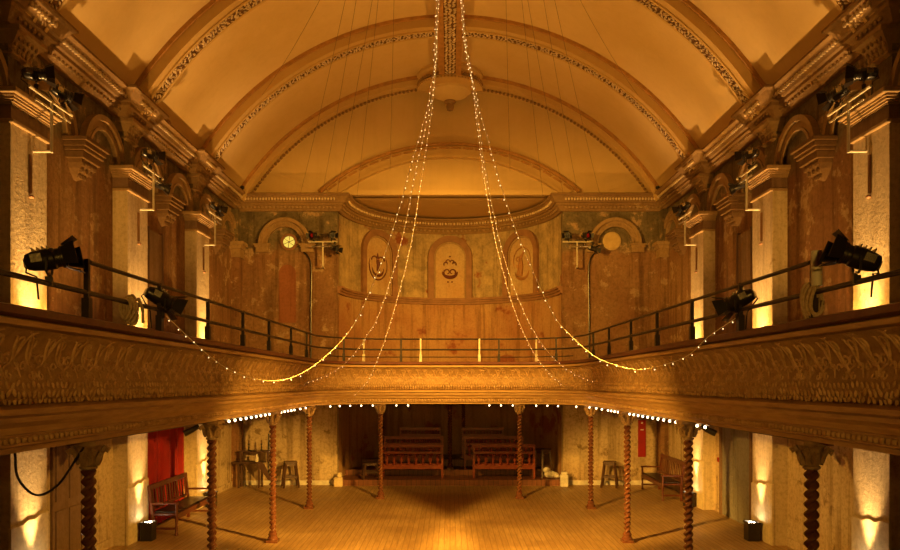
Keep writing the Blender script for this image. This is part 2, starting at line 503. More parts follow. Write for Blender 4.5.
arcsweep([(VR, 20.24), (VR - .08, 20.24), (VR - .08, 20.32), (VR, 20.32)], 'ribline', 'edge_moulding', r)
b = MB()
for i in range(120):
    t = -1.02 + 2.04 * (i + .5) / 120
    b.ball((6.9 * math.sin(t), 20.62, VC + 6.9 * math.cos(t)), .05, (.9, 1.6, .7), 6, 4, Matrix.Rotation(t, 4, 'Y'))
b.build('bead_row', 'corn', r, smooth=True, world=True)
# architrave round the apse arch head with dashed ornament
ar = thing('apse_arch_moulding', 'segmental cream arch moulding with dashed ornament above the curved apse', 'arch moulding', (0, YE, 8.5))
R5, z5 = 5.5, 9.62 - 5.5
tm = math.asin(3.42 / 5.5)
arcsweep([(R5, YE - .05), (R5 + .34, YE - .05), (R5 + .34, YE + .02), (R5, YE + .02)], 'rib', 'architrave', ar, tm, z5)
arcsweep([(R5 + .30, YE - .12), (R5 + .38, YE - .12), (R5 + .38, YE + .02), (R5 + .30, YE + .02)], 'ribline', 'outer_moulding', ar, tm + .03, z5)
arcsweep([(R5 - .04, YE - .10), (R5 + .04, YE - .10), (R5 + .04, YE + .02), (R5 - .04, YE + .02)], 'rib', 'inner_moulding', ar, tm, z5)
for i in range(22):
    t = -tm + 2 * tm * (i + .5) / 22; dt = .024
    b = MB(); rows = []
    for k in range(4):
        u = t - dt + 2 * dt * k / 3
        rows.append([((R5 + e) * math.sin(u), YE - g, z5 + (R5 + e) * math.cos(u)) for e, g in ((.21, .04), (.21, .085), (.26, .085), (.26, .04))])
    b.sweep(rows); b.build('dash_ornament', 'ribline', ar, world=True)
# ridge rib and boss
rd = thing('ridge_rib', 'long ridge rib with foliage soffit running along the vault crown to the boss', 'ceiling rib', (0, 10, VC + VR - .35))
zr = VC + VR
b = MB(); b.box(-.27, .27, -6, 20.2, zr - .33, zr + .05); b.build('beam', 'rib', rd, world=True)
for sx in (-1, 1):
    b = MB(); x0, x1 = sorted((sx * .15, sx * .30)); b.box(x0, x1, -6, 20.2, zr - .38, zr - .31); b.build('border', 'ribline' , rd, world=True)
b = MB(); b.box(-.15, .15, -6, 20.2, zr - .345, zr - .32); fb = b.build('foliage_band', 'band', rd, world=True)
b = MB()
y = 9.0
while y < 20.1:
    for q in (-1, 0, 1):
        b.ball((q * .095 + random.uniform(-.02, .02), y + random.uniform(-.03, .03), zr - .35), .045, (1.25, .55, .5), 6, 4, Matrix.Rotation(random.choice((-.7, .7, 2.2)), 4, 'Z'))
    y += .09
b.build('foliage', 'leaf', fb, smooth=True, world=True)
bs = thing('ceiling_boss', 'round plaster ceiling boss with pendant where the ridge rib meets the end wall', 'ceiling boss', (0, 20.35, zr - 1.05))
mt = Matrix.Translation((0, 20.35, 0))
b = MB(); b.lathe([(.3, zr + .05), (.95, zr), (.95, zr - .12), (.88, zr - .16), (.86, zr - .34), (.93, zr - .38), (.93, zr - .45), (.6, zr - .47), (.3, zr - .46)], 40, mt, PI, 2 * PI)
b.build('drum', 'rib', bs, smooth=True, world=True)
b = MB()
for i in range(30):
    a = PI + PI * (i + .5) / 30
    b.ball((.9 * math.cos(a), 20.35 + .9 * math.sin(a), zr - .30), .05, (1, 1, 1), 6, 4)
    b.ball((.9 * math.cos(a), 20.35 + .9 * math.sin(a), zr - .415), .04, (1, 1, 1), 6, 4)
b.build('bead_ring', 'corn', bs, smooth=True, world=True)
b = MB(); b.lathe([(.62, zr - .46), (.60, zr - .54), (.50, zr - .60), (.45, zr - .66), (.30, zr - .72), (.16, zr - .75)], 32, mt, PI, 2 * PI)
b.build('bowl', 'vault', bs, smooth=True, world=True)
b = MB(); b.lathe([(.16, zr - .73), (.17, zr - .78), (.10, zr - .84), (.12, zr - .90), (.09, zr - 1.0), (.001, zr - 1.04)], 16, mt)
b.build('pendant', 'corn', bs, smooth=True, world=True)

# ------------------------------------------------------------------ pilasters, corbels and arch mouldings (local: out +x, along y)
def make_pilaster():
    root = thing('pilaster', '', 'pilaster', (0, 0, 0), 0, 'plaster pilasters along the side walls')
    b = MB(); b.mbox(loc_map, -.435, .435, 0, .28, 0, 6.62); b.build('shaft', 'pil', root)
    b = MB(); rows = []
    for i in range(17):
        s = -.45 + .9 * i / 16
        z = 1.10 + .05 * (s / .45) + .012 * math.sin(i * 1.1) + random.uniform(-.006, .006)
        rows.append([(0.26, s, 0), (.298, s, 0), (.298, s, z - .015), (.283, s, z), (.26, s, z)])
    b.sweep(rows); b.build('dado', 'dado', root)
    b = MB(); b.mbox(loc_map, -.46, .46, 0, .325, 6.60, 6.66); b.build('astragal', 'mould', root, bevel=.015)
    b = MB(); b.mbox(loc_map, -.44, .44, 0, .29, 6.66, 6.85); b.build('frieze', 'bluepatch', root)
    b = MB()
    for s, o, z0, z1 in ((.46, .32, 6.85, 6.875), (.48, .345, 6.875, 6.905), (.51, .37, 6.905, 6.94), (.535, .39, 6.94, 6.97)): b.mbox(loc_map, -s, s, 0, o, z0, z1)
    b.build('capital_mouldings', 'mould', root)
    b = MB(); b.mbox(loc_map, -.58, .58, 0, .44, 6.97, 7.05); b.build('abacus', 'mould', root, bevel=.015)
    b = MB(); b.mbox(loc_map, -.24, .24, 0, .12, 7.05, 8.0); b.build('upper_pier', 'wall', root)
    b = MB()
    rows = []
    for z, o, s in ((7.62, .14, .22), (7.65, .19, .25), (7.70, .17, .23), (7.78, .19, .24), (7.87, .26, .28), (7.92, .30, .31), (7.94, .34, .34), (8.0, .34, .34)):
        rows.append([(0, -s, z), (o, -s, z), (o, s, z), (0, s, z)])
    b.sweep(rows)
    for s in (-.2, -.1, 0, .1, .2):
        for z, o in ((7.73, .18), (7.80, .21), (7.87, .265)):
            b.ball((o, s, z), .04, (.6, .8, 1.1), 6, 4)
    b.build('console', 'mould', root)
    b = MB(); b.mbox(loc_map, -.02, .02, .28, .31, 5.75, 6.3); b.ball((.31, 0, 5.70), .035, (1, 1.3, .8)); b.build('conduit', 'niche', root)
    return root
pp = make_pilaster()
pl_lab = ['with twin lamps on its capital, ahead of the plain bay', 'whose foot has an uplighter box, next to the {0}', 'standing past the {0}, towards the far corner']
k = 0
for sd in (-1, 1):
    for i, y in enumerate(YP):
        thing_lab = 'pale plaster pilaster on the ' + side_of(sd) + ', ' + ['first and largest, lit from its foot', 'second along, an uplighter at its foot', 'third along, smallest of that wall'][i]
        place(pp, k, (sd * W, y, 0), 0 if sd < 0 else PI, thing_lab); k += 1

def make_hood(imposts):
    root = thing('arch_moulding', '', 'arch moulding', (0, 0, 7.05), 0, 'round arch mouldings round the upper walls')
    b = MB(); b.marc(loc_map, 0, 0, .50, .74, -.02, .06, 24); b.build('archivolt', 'mould', root, smooth=True)
    b = MB(); b.marc(loc_map, 0, 0, .66, .76, 0, .12, 24); b.build('outer_roll', 'mould', root, smooth=True)
    b = MB(); b.marc(loc_map, 0, 0, .50, .55, 0, .085, 24); b.build('inner_roll', 'mould', root, smooth=True)
    if imposts:
        for s in (-1, 1):
            b = MB(); c = s * .66
            b.mbox(loc_map, c - .24, c + .24, 0, .14, -.04, 0); b.mbox(loc_map, c - .21, c + .21, 0, .11, -.10, -.04); b.mbox(loc_map, c - .18, c + .18, 0, .08, -.24, -.10)
            b.build('impost', 'mould', root)
    return root
hp = make_hood(False)
ordw = ['first', 'second', 'third', 'fourth', 'fifth', 'sixth', 'seventh', 'eighth']
k = 0
bays = [6.55, 10.13, 13.65, 17.25, 20.8]
for sd in (-1, 1):
    idx = 0
    for i in range(4):
        for fr in (.25, .75):
            y = bays[i] + (bays[i + 1] - bays[i]) * fr
            if y < 9: continue
            place(hp, k, (sd * W, y, 7.05), 0 if sd < 0 else PI, 'round arch moulding, upper wall, %s, %s from the end wall' % (side_of(sd), ordw[6 - idx])); k += 1; idx += 1
he = make_hood(True)
place(he, 0, (-4.83, YE, 7.05), -PI / 2, 'round arch moulding on imposts framing the glowing yellow-green pane on the end wall')
place(he, 1, (4.83, YE, 7.05), -PI / 2, 'round arch moulding on imposts framing the dull ochre roundel on the end wall')

def make_corbel():
    root = thing('corbel', '', 'corbel', (0, 0, 6.2), 0, 'hanging corbels between the arches')
    b = MB()
    for s, o, z0, z1 in ((.40, .40, .78, .85), (.36, .36, .70, .78), (.33, .33, .64, .70), (.30, .29, .52, .64)): b.mbox(loc_map, -s, s, -.004, o, z0, z1)
    b.build('abacus', 'corbel', root, bevel=.01)
    b = MB(); rows = []
    for z, o, s in ((.52, .24, .25), (.46, .24, .24), (.38, .19, .20), (.30, .12, .13), (.25, .06, .07), (.22, .02, .03)):
        rows.append([(0, -s, z), (o, -s, z), (o, s, z), (0, s, z)])
    b.sweep(rows)
    for q, s0, o in ((.46, .18, .24), (.37, .14, .19), (.29, .08, .12)):
        for s in (-s0, 0, s0): b.ball((o, s, q), .05, (.5, .9, 1.2), 6, 4)
    b.build('bracket', 'corbel', root)
    return root
cp = make_corbel(); k = 0
cl = ['big shadowy one over the first bay', 'in the middle bay', 'in the last bay by the end wall']
for sd in (-1, 1):
    for i in range(1, 4):
        y = (bays[i] + bays[i + 1]) / 2
        place(cp, k, (sd * W, y, 6.2), 0 if sd < 0 else PI, 'carved corbel between arches, %s, %s' % (side_of(sd), cl[i - 1])); k += 1
# half pilasters in the far corners
for sd in (-1, 1):
    root = thing('corner_pilaster', 'narrow corner pilaster where the %s meets the end wall' % side_of(sd), 'pilaster', (sd * W, 20.6, 0))
    mp = smap(sd)
    b = MB(); b.mbox(mp, 20.40, YE, 0, .22, 0, 6.62); b.build('shaft', 'wall', root, world=True)
    b = MB(); b.mbox(mp, 20.36, YE, 0, .26, 6.6, 6.66); b.mbox(mp, 20.34, YE, 0, .30, 6.85, 6.95); b.mbox(mp, 20.3, YE, 0, .36, 6.95, 7.05); b.mbox(mp, 20.38, YE, 0, .24, 6.66, 6.85)
    b.build('capital', 'mould', root, world=True)
    b = MB(); b.mbox(mp, 20.45, YE, 0, .16, 7.05, 8.0); b.build('upper_pier', 'wall', root, world=True)

# ------------------------------------------------------------------ end wall details
root = thing('round_window', 'small round pane glowing yellow-green under the arch on the end wall', 'window', px(289, 242, YE - .02))
c = px(289, 242, YE - .03)
b = MB(); b.marc(we, c.x, c.z, .17, .25, -.02, .04, 28, 0, 2 * PI); b.build('frame', 'niche', root, world=True)
b = MB(); b.lathe([(.175, 0), (.175, .02)], 24, Matrix.Translation((c.x, YE - .005, c.z)) @ Matrix.Rotation(PI / 2, 4, 'X')); b.build('pane', 'clock', root, world=True)
b = MB()
for a in range(3):
    t = a * PI / 3 + .4
    b.bar((c.x - .17 * math.cos(t), YE - .03, c.z - .17 * math.sin(t)), (c.x + .17 * math.cos(t), YE - .03, c.z + .17 * math.sin(t)), .014)
b.build('glazing_bar', 'niche', root, world=True)
c = px(612, 241, YE - .03)
b = MB(); b.lathe([(.27, 0), (.27, .03), (.23, .045), (.001, .045)], 28, Matrix.Translation((c.x, YE + .002, c.z)) @ Matrix.Rotation(PI / 2, 4, 'X'))
tag(b.build('wall_roundel', 'roundel', base=c), 'dull ochre blank roundel under the arch on the end wall', 'roundel')
def ghost(x, half, z0, z1, mp, label, mat='ghost', th=.012):
    b = MB(); pts = [(x + half, z0), (x + half, z1 - half)] + [(x + half * math.cos(a), z1 - half + half * math.sin(a)) for a in [PI * i / 14 for i in range(1, 14)]] + [(x - half, z1 - half), (x - half, z0)]
    b.mpoly(mp, pts, -.01, th); return tag(b.build('painted_panel', mat, base=True), label, 'painted panel')
ghost((287.5 - 450) * YE / F, .25, 4.75, 6.45, we, 'faded brick-red arch-topped panel painted below the glowing round pane')
# tall brown shutters beside the second pilasters, upper floor
for sd in (-1, 1):
    root = thing('tall_shutter', 'tall dark brown shutter on the gallery wall, %s' % side_of(sd), 'shutter', (sd * W, 15.0, 2.92))
    mp = smap(sd)
    b = MB(); b.mbox(mp, 14.62, 15.38, -.01, .05, 2.95, 6.2); b.build('panel', 'bluepatch', root, world=True)
    for s in (14.62, 15.34):
        b = MB(); b.mbox(mp, s, s + .05, 0, .08, 2.95, 6.25); b.build('frame_rail', 'dkwood', root, world=True)

# apse: string course, three arched niches with painted crests
b = MB(); mp = apse_map(0)
for o, z0, z1 in ((.06, 5.62, 5.70), (.11, 5.70, 5.76), (.16, 5.76, 5.83)): b.mbox(mp, -1.57 * AR + .02, 1.57 * AR - .02, -.02, o, z0, z1, 48)
struct(b.build('trim_7', 'niche'))
NZ0, NZ1 = 5.83, 7.95
def niche(a0, label, emblem, emat):
    mp = apse_map(a0)
    cz = NZ1 - .76
    root = thing('arched_niche', label, 'niche', mp(0, 0, NZ0), 0, 'arched niches round the apse')
    b = MB(); b.marc(mp, 0, cz, .56, .76, -.02, .10, 28)
    for s in (-1, 1): b.mbox(mp, *sorted((s * .56, s * .76)), -.02, .10, NZ0, cz, 2)
    b.build('surround', 'niche', root, world=True)
    b = MB(); b.marc(mp, 0, cz, .50, .57, -.02, .05, 28)
    for s in (-1, 1): b.mbox(mp, *sorted((s * .50, s * .57)), -.02, .05, NZ0 + .05, cz, 2)
    b.build('inner_bead', 'mould', root, world=True)
    b = MB(); pts = [(.52, NZ0), (.52, cz)] + [(.52 * math.cos(a), cz + .52 * math.sin(a)) for a in [PI * i / 20 for i in range(1, 20)]] + [(-.52, cz), (-.52, NZ0)]
    
    rw = []
    for i in range(25):
        sx = -.52 + 1.04 * i / 24; zt = cz + math.sqrt(max(.52 ** 2 - sx * sx, 0)) + .01
        rw.append([mp(sx, -.01, NZ0), mp(sx, .02, NZ0), mp(sx, .02, zt), mp(sx, -.01, zt)])
    b.sweep(rw); pn = b.build('panel', 'ochre', root, world=True)
    b = MB()
    def pt(s, z): return mp(s, .03, z)
    e0 = 6.75
    def curl(cs, cz_, r, a0, a1, th, n=10):
        b.tube([pt(cs + r * (1 - .55 * i / n) * math.cos(a0 + (a1 - a0) * i / n), cz_ + r * (1 - .55 * i / n) * math.sin(a0 + (a1 - a0) * i / n)) for i in range(n + 1)], [th * (1 - .5 * i / n) for i in range(n + 1)], 5)
    def arcl(r, a0, a1, th, n=12, cz_=e0, sq=1.0):
        b.tube([pt(r * math.cos(a0 + (a1 - a0) * i / n), cz_ + sq * r * math.sin(a0 + (a1 - a0) * i / n)) for i in range(n + 1)], [th * (.3 + math.sin(PI * i / n)) for i in range(n + 1)], 5)
    if emblem == 'crest':
        arcl(.26, PI * 1.02, PI * 1.98, .05, 14, e0, .8)
        curl(.08, e0 - .03, .12, -.6, 4.6, .032); curl(-.10, e0 - .03, .12, 3.7, -1.5, .032)
        for s, h in ((-.16, .30), (-.07, .38), (.07, .36), (.16, .30)): curl(s * .8, e0 + h - .05, .09, PI * (1.2 if s < 0 else -.2), PI * (-.1 if s < 0 else 1.1), .026)
        b.ball(pt(0, e0 + .5), .03); b.ball(pt(-.07, e0 - .36), .03); b.ball(pt(.07, e0 - .36), .03)
    elif emblem == 'lyre':
        arcl(.24, PI * 1.0, PI * 2.0, .035, 14, e0 - .05); arcl(.38, PI * .85, PI * 2.15, .02, 18, e0 + .05, 1.25)
        for s in (-1, 1): curl(s * .12, e0 + .2, .16, PI * (1 if s < 0 else 0), PI * (-.2 if s < 0 else 1.2), .03)
        b.tube([pt(0, e0 - .15), pt(.02, e0 + .05), pt(-.02, e0 + .3), pt(0, e0 + .45)], [.05, .07, .05, .01], 6)
    else:
        arcl(.30, PI * 1.05, PI * 1.95, .04, 14, e0 - .1); arcl(.36, PI * -.2, PI * 1.2, .015, 18, e0 + .2, 1.2)
        b.tube([pt(-.1, e0 - .3), pt(-.04, e0), pt(-.06, e0 + .3), pt(.08, e0 + .5)], [.12, .10, .06, .02], 6)
        curl(-.18, e0 + .25, .1, 0, 5, .025)
    b.build('painted_crest', emat, pn, world=True)
niche(0, 'middle arched niche of the apse with a dark red plumed crest', 'crest', 'crest')
niche(-.80, 'arched apse niche with a dark figure inside a ring, towards the glowing pane', 'lyre', 'crest')
niche(.80, 'arched apse niche with a faded pale crest, towards the ochre roundel', 'figure', 'crest2')

# ------------------------------------------------------------------ gallery balcony
GX, GY, GR = 3.30, 18.30, 1.9
def gpath(y0=-1.0, step=.2):
    P = []
    cx, cy = GX - GR, GY - GR
    n = int((cy - y0) / step)
    for i in range(n): P.append((Vector((-GX, y0 + (cy - y0) * i / n)), Vector((1, 0))))
    for i in range(25):
        a = PI - (PI / 2) * i / 24
        P.append((Vector((-cx + GR * math.cos(a), cy + GR * math.sin(a))), Vector((-math.cos(a), -math.sin(a)))))
    m = int(2 * cx / step)
    for i in range(1, m): P.append((Vector((-cx + 2 * cx * i / m, GY)), Vector((0, -1))))
    for i in range(25):
        a = PI / 2 - (PI / 2) * i / 24
        P.append((Vector((cx + GR * math.cos(a), cy + GR * math.sin(a))), Vector((-math.cos(a), -math.sin(a)))))
    for i in range(1, n + 1): P.append((Vector((GX, cy + (y0 - cy) * i / n)), Vector((-1, 0))))
    return P
GP = gpath()
def dz(y): return .006 * (18.2 - y)
GS = [0]
for i in range(1, len(GP)): GS.append(GS[-1] + (GP[i][0] - GP[i - 1][0]).length)
GL = GS[-1]
def gat(s):
    s = min(max(s, 0), GL)
    lo, hi = 0, len(GS) - 1
    while hi - lo > 1:
        m = (lo + hi) // 2
        if GS[m] <= s: lo = m
        else: hi = m
    t = (s - GS[lo]) / max(GS[hi] - GS[lo], 1e-6)
    return GP[lo][0].lerp(GP[hi][0], t), GP[lo][1].lerp(GP[hi][1], t).normalized()
def G(s, off, z, slope=True):
    p, n = gat(s); q = p + n * off
    return Vector((q.x, q.y, z + (dz(p.y) if slope else 0)))
def gsweep(prof_, slope=True, s0=0, s1=None, pts=None):
    rows = []
    for (p, n), s in zip(GP, GS):
        if s < s0 or (s1 and s > s1): continue
        rows.append([(p.x + n.x * o, p.y + n.y * o, z + (dz(p.y) if slope else 0)) for o, z in prof_])
    return MB().sweep(rows)
gal = thing('gallery_balcony', 'horseshoe gallery balcony with bronze carved front round three sides of the hall', 'balcony', (0, 10, 2.4))
FPROF = [(.05, 2.83), (.115, 2.87), (.145, 2.94), (.14, 3.02), (.125, 3.10), (.13, 3.18), (.16, 3.26), (.215, 3.34), (.26, 3.38)]
def fas(t):
    x = t * (len(FPROF) - 1); i = min(int(x), len(FPROF) - 2); u = x - i
    return FPROF[i][0] * (1 - u) + FPROF[i + 1][0] * u, FPROF[i][1] * (1 - u) + FPROF[i + 1][1] * u
fp = gsweep([(-.1, 2.78)] + FPROF + [(-.1, 3.40)]).build('front_panel', 'fascia', gal, smooth=True, world=True)
gsweep([(-.12, 2.46), (0, 2.46), (.0, 2.50), (.035, 2.515), (.035, 2.60), (.07, 2.61), (.085, 2.66), (.12, 2.70), (.12, 2.735), (.16, 2.76), (.16, 2.80), (.02, 2.84), (-.12, 2.84)]).build('cornice', 'fcorn', gal, world=True)
gsweep([(.20, 3.375), (.285, 3.40), (.285, 3.44), (.20, 3.47), (-.1, 3.47), (-.1, 3.39)]).build('top_moulding', 'fcorn', gal, world=True)
gsweep([(-.14, 3.46), (.26, 3.455), (.31, 3.475), (.31, 3.525), (.27, 3.54), (-.14, 3.54)]).build('ledge', 'ledge', gal, world=True)
gsweep([(-.14, 2.9), (-.05, 2.9), (-.05, 3.5), (-.14, 3.5)]).build('inner_lining', 'ledge', gal, world=True)
b = MB(); n = int(GL / .075)   # bead row on the cornice
for i in range(n):
    p = G((i + .5) * GL / n, .04, 2.557)
    if p.y < 3.5: continue
    b.ball(p, .028, (1, 1, 1), 6, 4)
b.build('bead_row', 'relief', gal, smooth=True, world=True)
b = MB(); per = .20; n = int(GL / per)   # scrolling relief on the front
def fpt(s, t, out):
    o, z = fas(max(0, min(1, t))); return G(s, o + out, z)
for i in range(n):
    s0 = (i + .5) * GL / n; flip = 1 if i % 2 else -1
    if G(s0, 0, 0).y < 3.2: continue
    if s0 > GL / 2: flip = flip
    for (ds, ct, r, a0, a1, th) in ((-.03, .80, .055, -1.2, 5.2, .010), (.06, .60, .05, 2.2, -4.0, .010), (-.06, .52, .045, 0, 5.5, .009), (.03, .42, .04, 1, -4.5, .009)):
        pts = []; rr = []
        for k in range(10):
            u = k / 9; a = a0 + (a1 - a0) * u; q = r * (1 - .72 * u)
            pts.append(fpt(s0 + flip * ds + flip * q * math.cos(a), ct + q * math.sin(a) / .7, .004)); rr.append(th * (1.2 - .6 * u))
        b.tube(pts, rr, 5)
    pts = [fpt(s0 + (.10 - .17 * k / 6), .40 + .5 * k / 6 + .05 * math.sin(k * 1.7), .004) for k in range(7)]
    b.tube(pts, [.005, .009, .012, .013, .012, .009, .005], 5)
    pts = [fpt(s0 + flip * (-.15 + .28 * k / 7), .95 - .60 * k / 7 + .06 * math.sin(k * 1.3), .003) for k in range(8)]
    b.tube(pts, [.006, .009, .011, .012, .011, .010, .008, .005], 5)
b.build('scroll_relief', 'relief', fp, smooth=True, world=True)
b = MB(); n = int(GL / .065)   # leaf row along the bottom
for i in range(n):
    s0 = (i + .5) * GL / n
    p = G(s0, 0, 0)
    if p.y < 3.2: continue
    for t, ln in ((.10, .032), (.20, .034), (.31, .026)):
        q = fpt(s0 + (.04 if t > .2 else 0), t + random.uniform(-.02, .02), .006); pp_, nn = gat(s0)
        rot = Matrix.Rotation(math.atan2(nn.y, nn.x), 4, 'Z') @ Matrix.Rotation(random.choice((-.5, .5, .3)), 4, 'X')
        b.ball(q, ln, (.45, .5, 1.1), 6, 4, rot)
b.build('leaf_row', 'relief', fp, smooth=True, world=True)
# deck and soffit
def outer(p, n, t=9):
    x = max(-W + .01, min(W - .01, p.x - n.x * t)); y = min(YE - .01, p.y - n.y * t)
    return Vector((x, y))
def ring(z0, z1, mat, name, d):
    rows = []
    for p, n in GP:
        q = p - n * .06; o = outer(p, n)
        rows.append([(q.x, q.y, z0 + dz(p.y)), (q.x, q.y, z1 + dz(p.y)), (o.x, o.y, z1 + dz(p.y)), (o.x, o.y, z0 + dz(p.y))])
    MB().sweep(rows).build(name, mat, gal, world=True)
ring(2.84, 2.9, 'deck', 'deck', 0); ring(2.56, 2.82, 'soffit', 'soffit', 0)
for z0, z1, mat, nm in ((2.84, 2.9, 'deck', 'apse_deck'), (2.56, 2.82, 'soffit', 'apse_soffit')):
    b = MB(); pts = [((AR - .01) * math.sin(a), YE - .01 + (AR - .01) * math.cos(a)) for a in [-PI / 2 + PI * i / 32 for i in range(33)]]
    A = [b.v((x, y, z0)) for x, y in pts]; B = [b.v((x, y, z1)) for x, y in pts]; b.f(A); b.f(B[::-1])
    for i in range(33): b.f((A[i], A[(i + 1) % 33], B[(i + 1) % 33], B[i]))
    b.build(nm, mat, gal, world=True)

# railing on the ledge
rl = thing('gallery_railing', 'black steel handrail with posts standing on the gallery ledge', 'railing', (0, 18.1, 3.54))
RO = .15
def rail_pts(z, ymin):
    return [(p.x + n.x * RO, p.y + n.y * RO, z) for p, n in GP if p.y >= ymin]
b = MB(); b.tube(rail_pts(3.85, 1.0), .022, 8); b.build('middle_rail', 'rail', rl, smooth=True, world=True)
b = MB(); b.tube(rail_pts(4.12, 6.1), .02, 8); b.build('top_rail', 'rail', rl, smooth=True, world=True)
b = MB(); pts = [(p.x + n.x * RO, p.y + n.y * RO, 3.66) for p, n in GP if p.y >= 17.2]; b.tube(pts, .014, 6); b.build('low_rail', 'rail', rl, smooth=True, world=True)
def post(x, y, top, mat='rail', lab=None):
    b = MB(); z0 = 3.53 + dz(y); b.box(x - .02, x + .02, y - .02, y + .02, z0, top); b.box(x - .032, x + .032, y - .032, y + .032, z0, z0 + .2)
    o = b.build('post', mat, rl, world=True)
    if lab: o['label'] = lab
for sd in (-1, 1):
    for y in (2.6, 6.16, 7.7, 9.24, 10.8, 12.36, 14.07, 15.6):
        if y < 3: post(sd * (GX - RO), y, 3.85)
        else: post(sd * (GX - RO), y, 4.14, 'rail')
    a = PI / 4; cx, cy = GX - GR, GY - GR
    post(sd * (cx + (GR - RO) * math.cos(a)), cy + (GR - RO) * math.sin(a), 4.13)
    post(sd * 1.25, GY - RO, 4.13)
    post(sd * .75, GY - RO, 4.13, 'white', 'white painted post')
    post(sd * 2.2, GY - RO - .03, 4.13, 'pipe', 'pale wooden post')
b = MB(); x = GX - RO; b.tube([(x, 6.1, 3.9), (x, 6.1, 4.2)], .045, 10); b.build('post_sleeve', 'white', rl, smooth=True, world=True)['label'] = 'cream sleeve over the post top'
# ropes
def rope(loc, label, w=.12, h=.2):
    root = thing('rope_coil', label, 'rope', loc)
    for i in range(4):
        b = MB(); pts = []
        for k in range(16):
            a = 2 * PI * k / 16
            pts.append((.05 * math.cos(a), -w / 2 + .05 * i + .02 * math.sin(a * 2 + i), -h * .42 + (h * .5 + .015 * i) * math.sin(a)))
        b.tube(pts, .017, 6, True); b.build('loop', 'rope', root, smooth=True)
    b = MB(); b.tube([(.05, 0, 0), (.06, .1, .03), (.055, .2, -.06), (.05, .22, -.2)], .017, 6); b.build('tail', 'rope', root, smooth=True)
rope((-3.15, 6.95, 3.865), 'pale rope coil looped over the rail on the %s' % LEFT)
rope((3.15, 6.2, 3.875), 'thick rope coil looped over the rail beside the cream post sleeve, %s' % RIGHT, .2, .24)

# ------------------------------------------------------------------ twisted columns
CH = 2.46
def make_column():
    root = thing('twisted_column', '', 'column', (0, 0, 0), 0, 'barley twist columns under the gallery')
    b = MB(); b.box(-.105, .105, -.105, .105, 0, .05); b.lathe([(.098, .05), (.102, .075), (.085, .10), (.075, .12), (.085, .145), (.06, .19)], 20)
    b.build('base', 'col', root, smooth=True)
    z0, z1 = .18, 2.20; pitch = .18; rows = []; n = 24; N = 260
    for i in range(N + 1):
        z = z0 + (z1 - z0) * i / N; row = []
        for k in range(n):
            a = 2 * PI * k / n
            c = math.cos(a - PI * 2 * z / pitch)
            r = .024 + .044 * abs(c) ** 1.4
            row.append((r * math.cos(a), r * math.sin(a), z))
        rows.append(row)
    b = MB(); b.sweep(rows); b.build('shaft', 'col', root, smooth=True)
    b = MB(); b.lathe([(.055, 2.19), (.078, 2.205), (.078, 2.225), (.06, 2.235), (.066, 2.30), (.10, 2.37), (.13, 2.42)], 20); b.box(-.135, .135, -.135, .135, 2.42, CH)
    cp_ = b.build('capital', 'cap', root, smooth=True)
    for a in range(4):
        t = PI / 4 + a * PI / 2
        d = Vector((math.cos(t), math.sin(t), 0))
        b = MB(); b.tube([d * .085 + Vector((0, 0, 2.26)), d * .105 + Vector((0, 0, 2.33)), d * .15 + Vector((0, 0, 2.39)), d * .18 + Vector((0, 0, 2.37)), d * .165 + Vector((0, 0, 2.345)), d * .15 + Vector((0, 0, 2.36))], [.024, .028, .024, .022, .016, .01], 6)
        b.build('volute', 'cap', cp_, smooth=True)
        t = a * PI / 2; d = Vector((math.cos(t), math.sin(t), 0))
        b = MB(); b.tube([d * .07 + Vector((0, 0, 2.24)), d * .09 + Vector((0, 0, 2.30)), d * .12 + Vector((0, 0, 2.36)), d * .13 + Vector((0, 0, 2.34))], [.035, .04, .024, .01], 6)
        b.build('leaf', 'cap', cp_, smooth=True)
    return root
colp = make_column(); k = 0
CX = 3.37
spots = []
cl2 = ['largest, its foot beyond the bottom edge', 'second of the row, red-brown', 'third of the row, base on open boards', 'fourth of the row, near the stool', 'in front of the spindle pews']
for sd in (-1, 1):
    for i, (x, y) in enumerate(((CX, 6.62), (CX, 10.04), (CX, 13.5), (CX, 17.0), (1.80, 18.42))):
        spots.append((sd * x, y, 0, 'barley twist column, %s, %s' % (side_of(sd), cl2[i])))
spots.append((0, 21.75, .34, 'slim twisted column on the apse steps between the pews'))
spots.append((.44, 23.2, .55, 'twisted column at the back of the apse behind the topmost pew'))
for x, y, z, lab in spots:
    o = place(colp, k, (x, y, z), 0, lab); k += 1
    o.scale = (1, 1, ((2.46 + dz(y) if y < 20 else 2.56) - z) / CH)

# ------------------------------------------------------------------ festoon bulbs under the gallery edge
fs = thing('festoon_string', 'string of round warm bulbs hung under the gallery edge', 'string lights', (0, 18.2, 2.4))
b = MB(); b.tube([G(s, -.03, 2.452) for s in GS if 6.8 <= gat(s)[0].y], .006, 5); b.build('cable', 'black', fs, world=True)
bm_ = None; s = 0
while s < GL:
    p = G(s, -.03, 2.418)
    ok = p.y > (10.6 if p.x < 0 else 9.2) and not (abs(p.x) < .80)
    if ok and 15.2 < p.y < 17.6 and int(s / .30) % 2: ok = False
    if ok and min((Vector((p.x, p.y)) - Vector((c[0], c[1]))).length for c in spots) < .2: ok = False
    if ok:
        if bm_ is None:
            o = MB().ball((0, 0, 0), .019, (1, 1, 1.1), 10, 8).build('bulb', 'bulb', fs, smooth=True); bm_ = o
        else:
            o = bm_.copy(); COL.objects.link(o); o.parent = fs
        o.location = p - fs.location
    s += .30

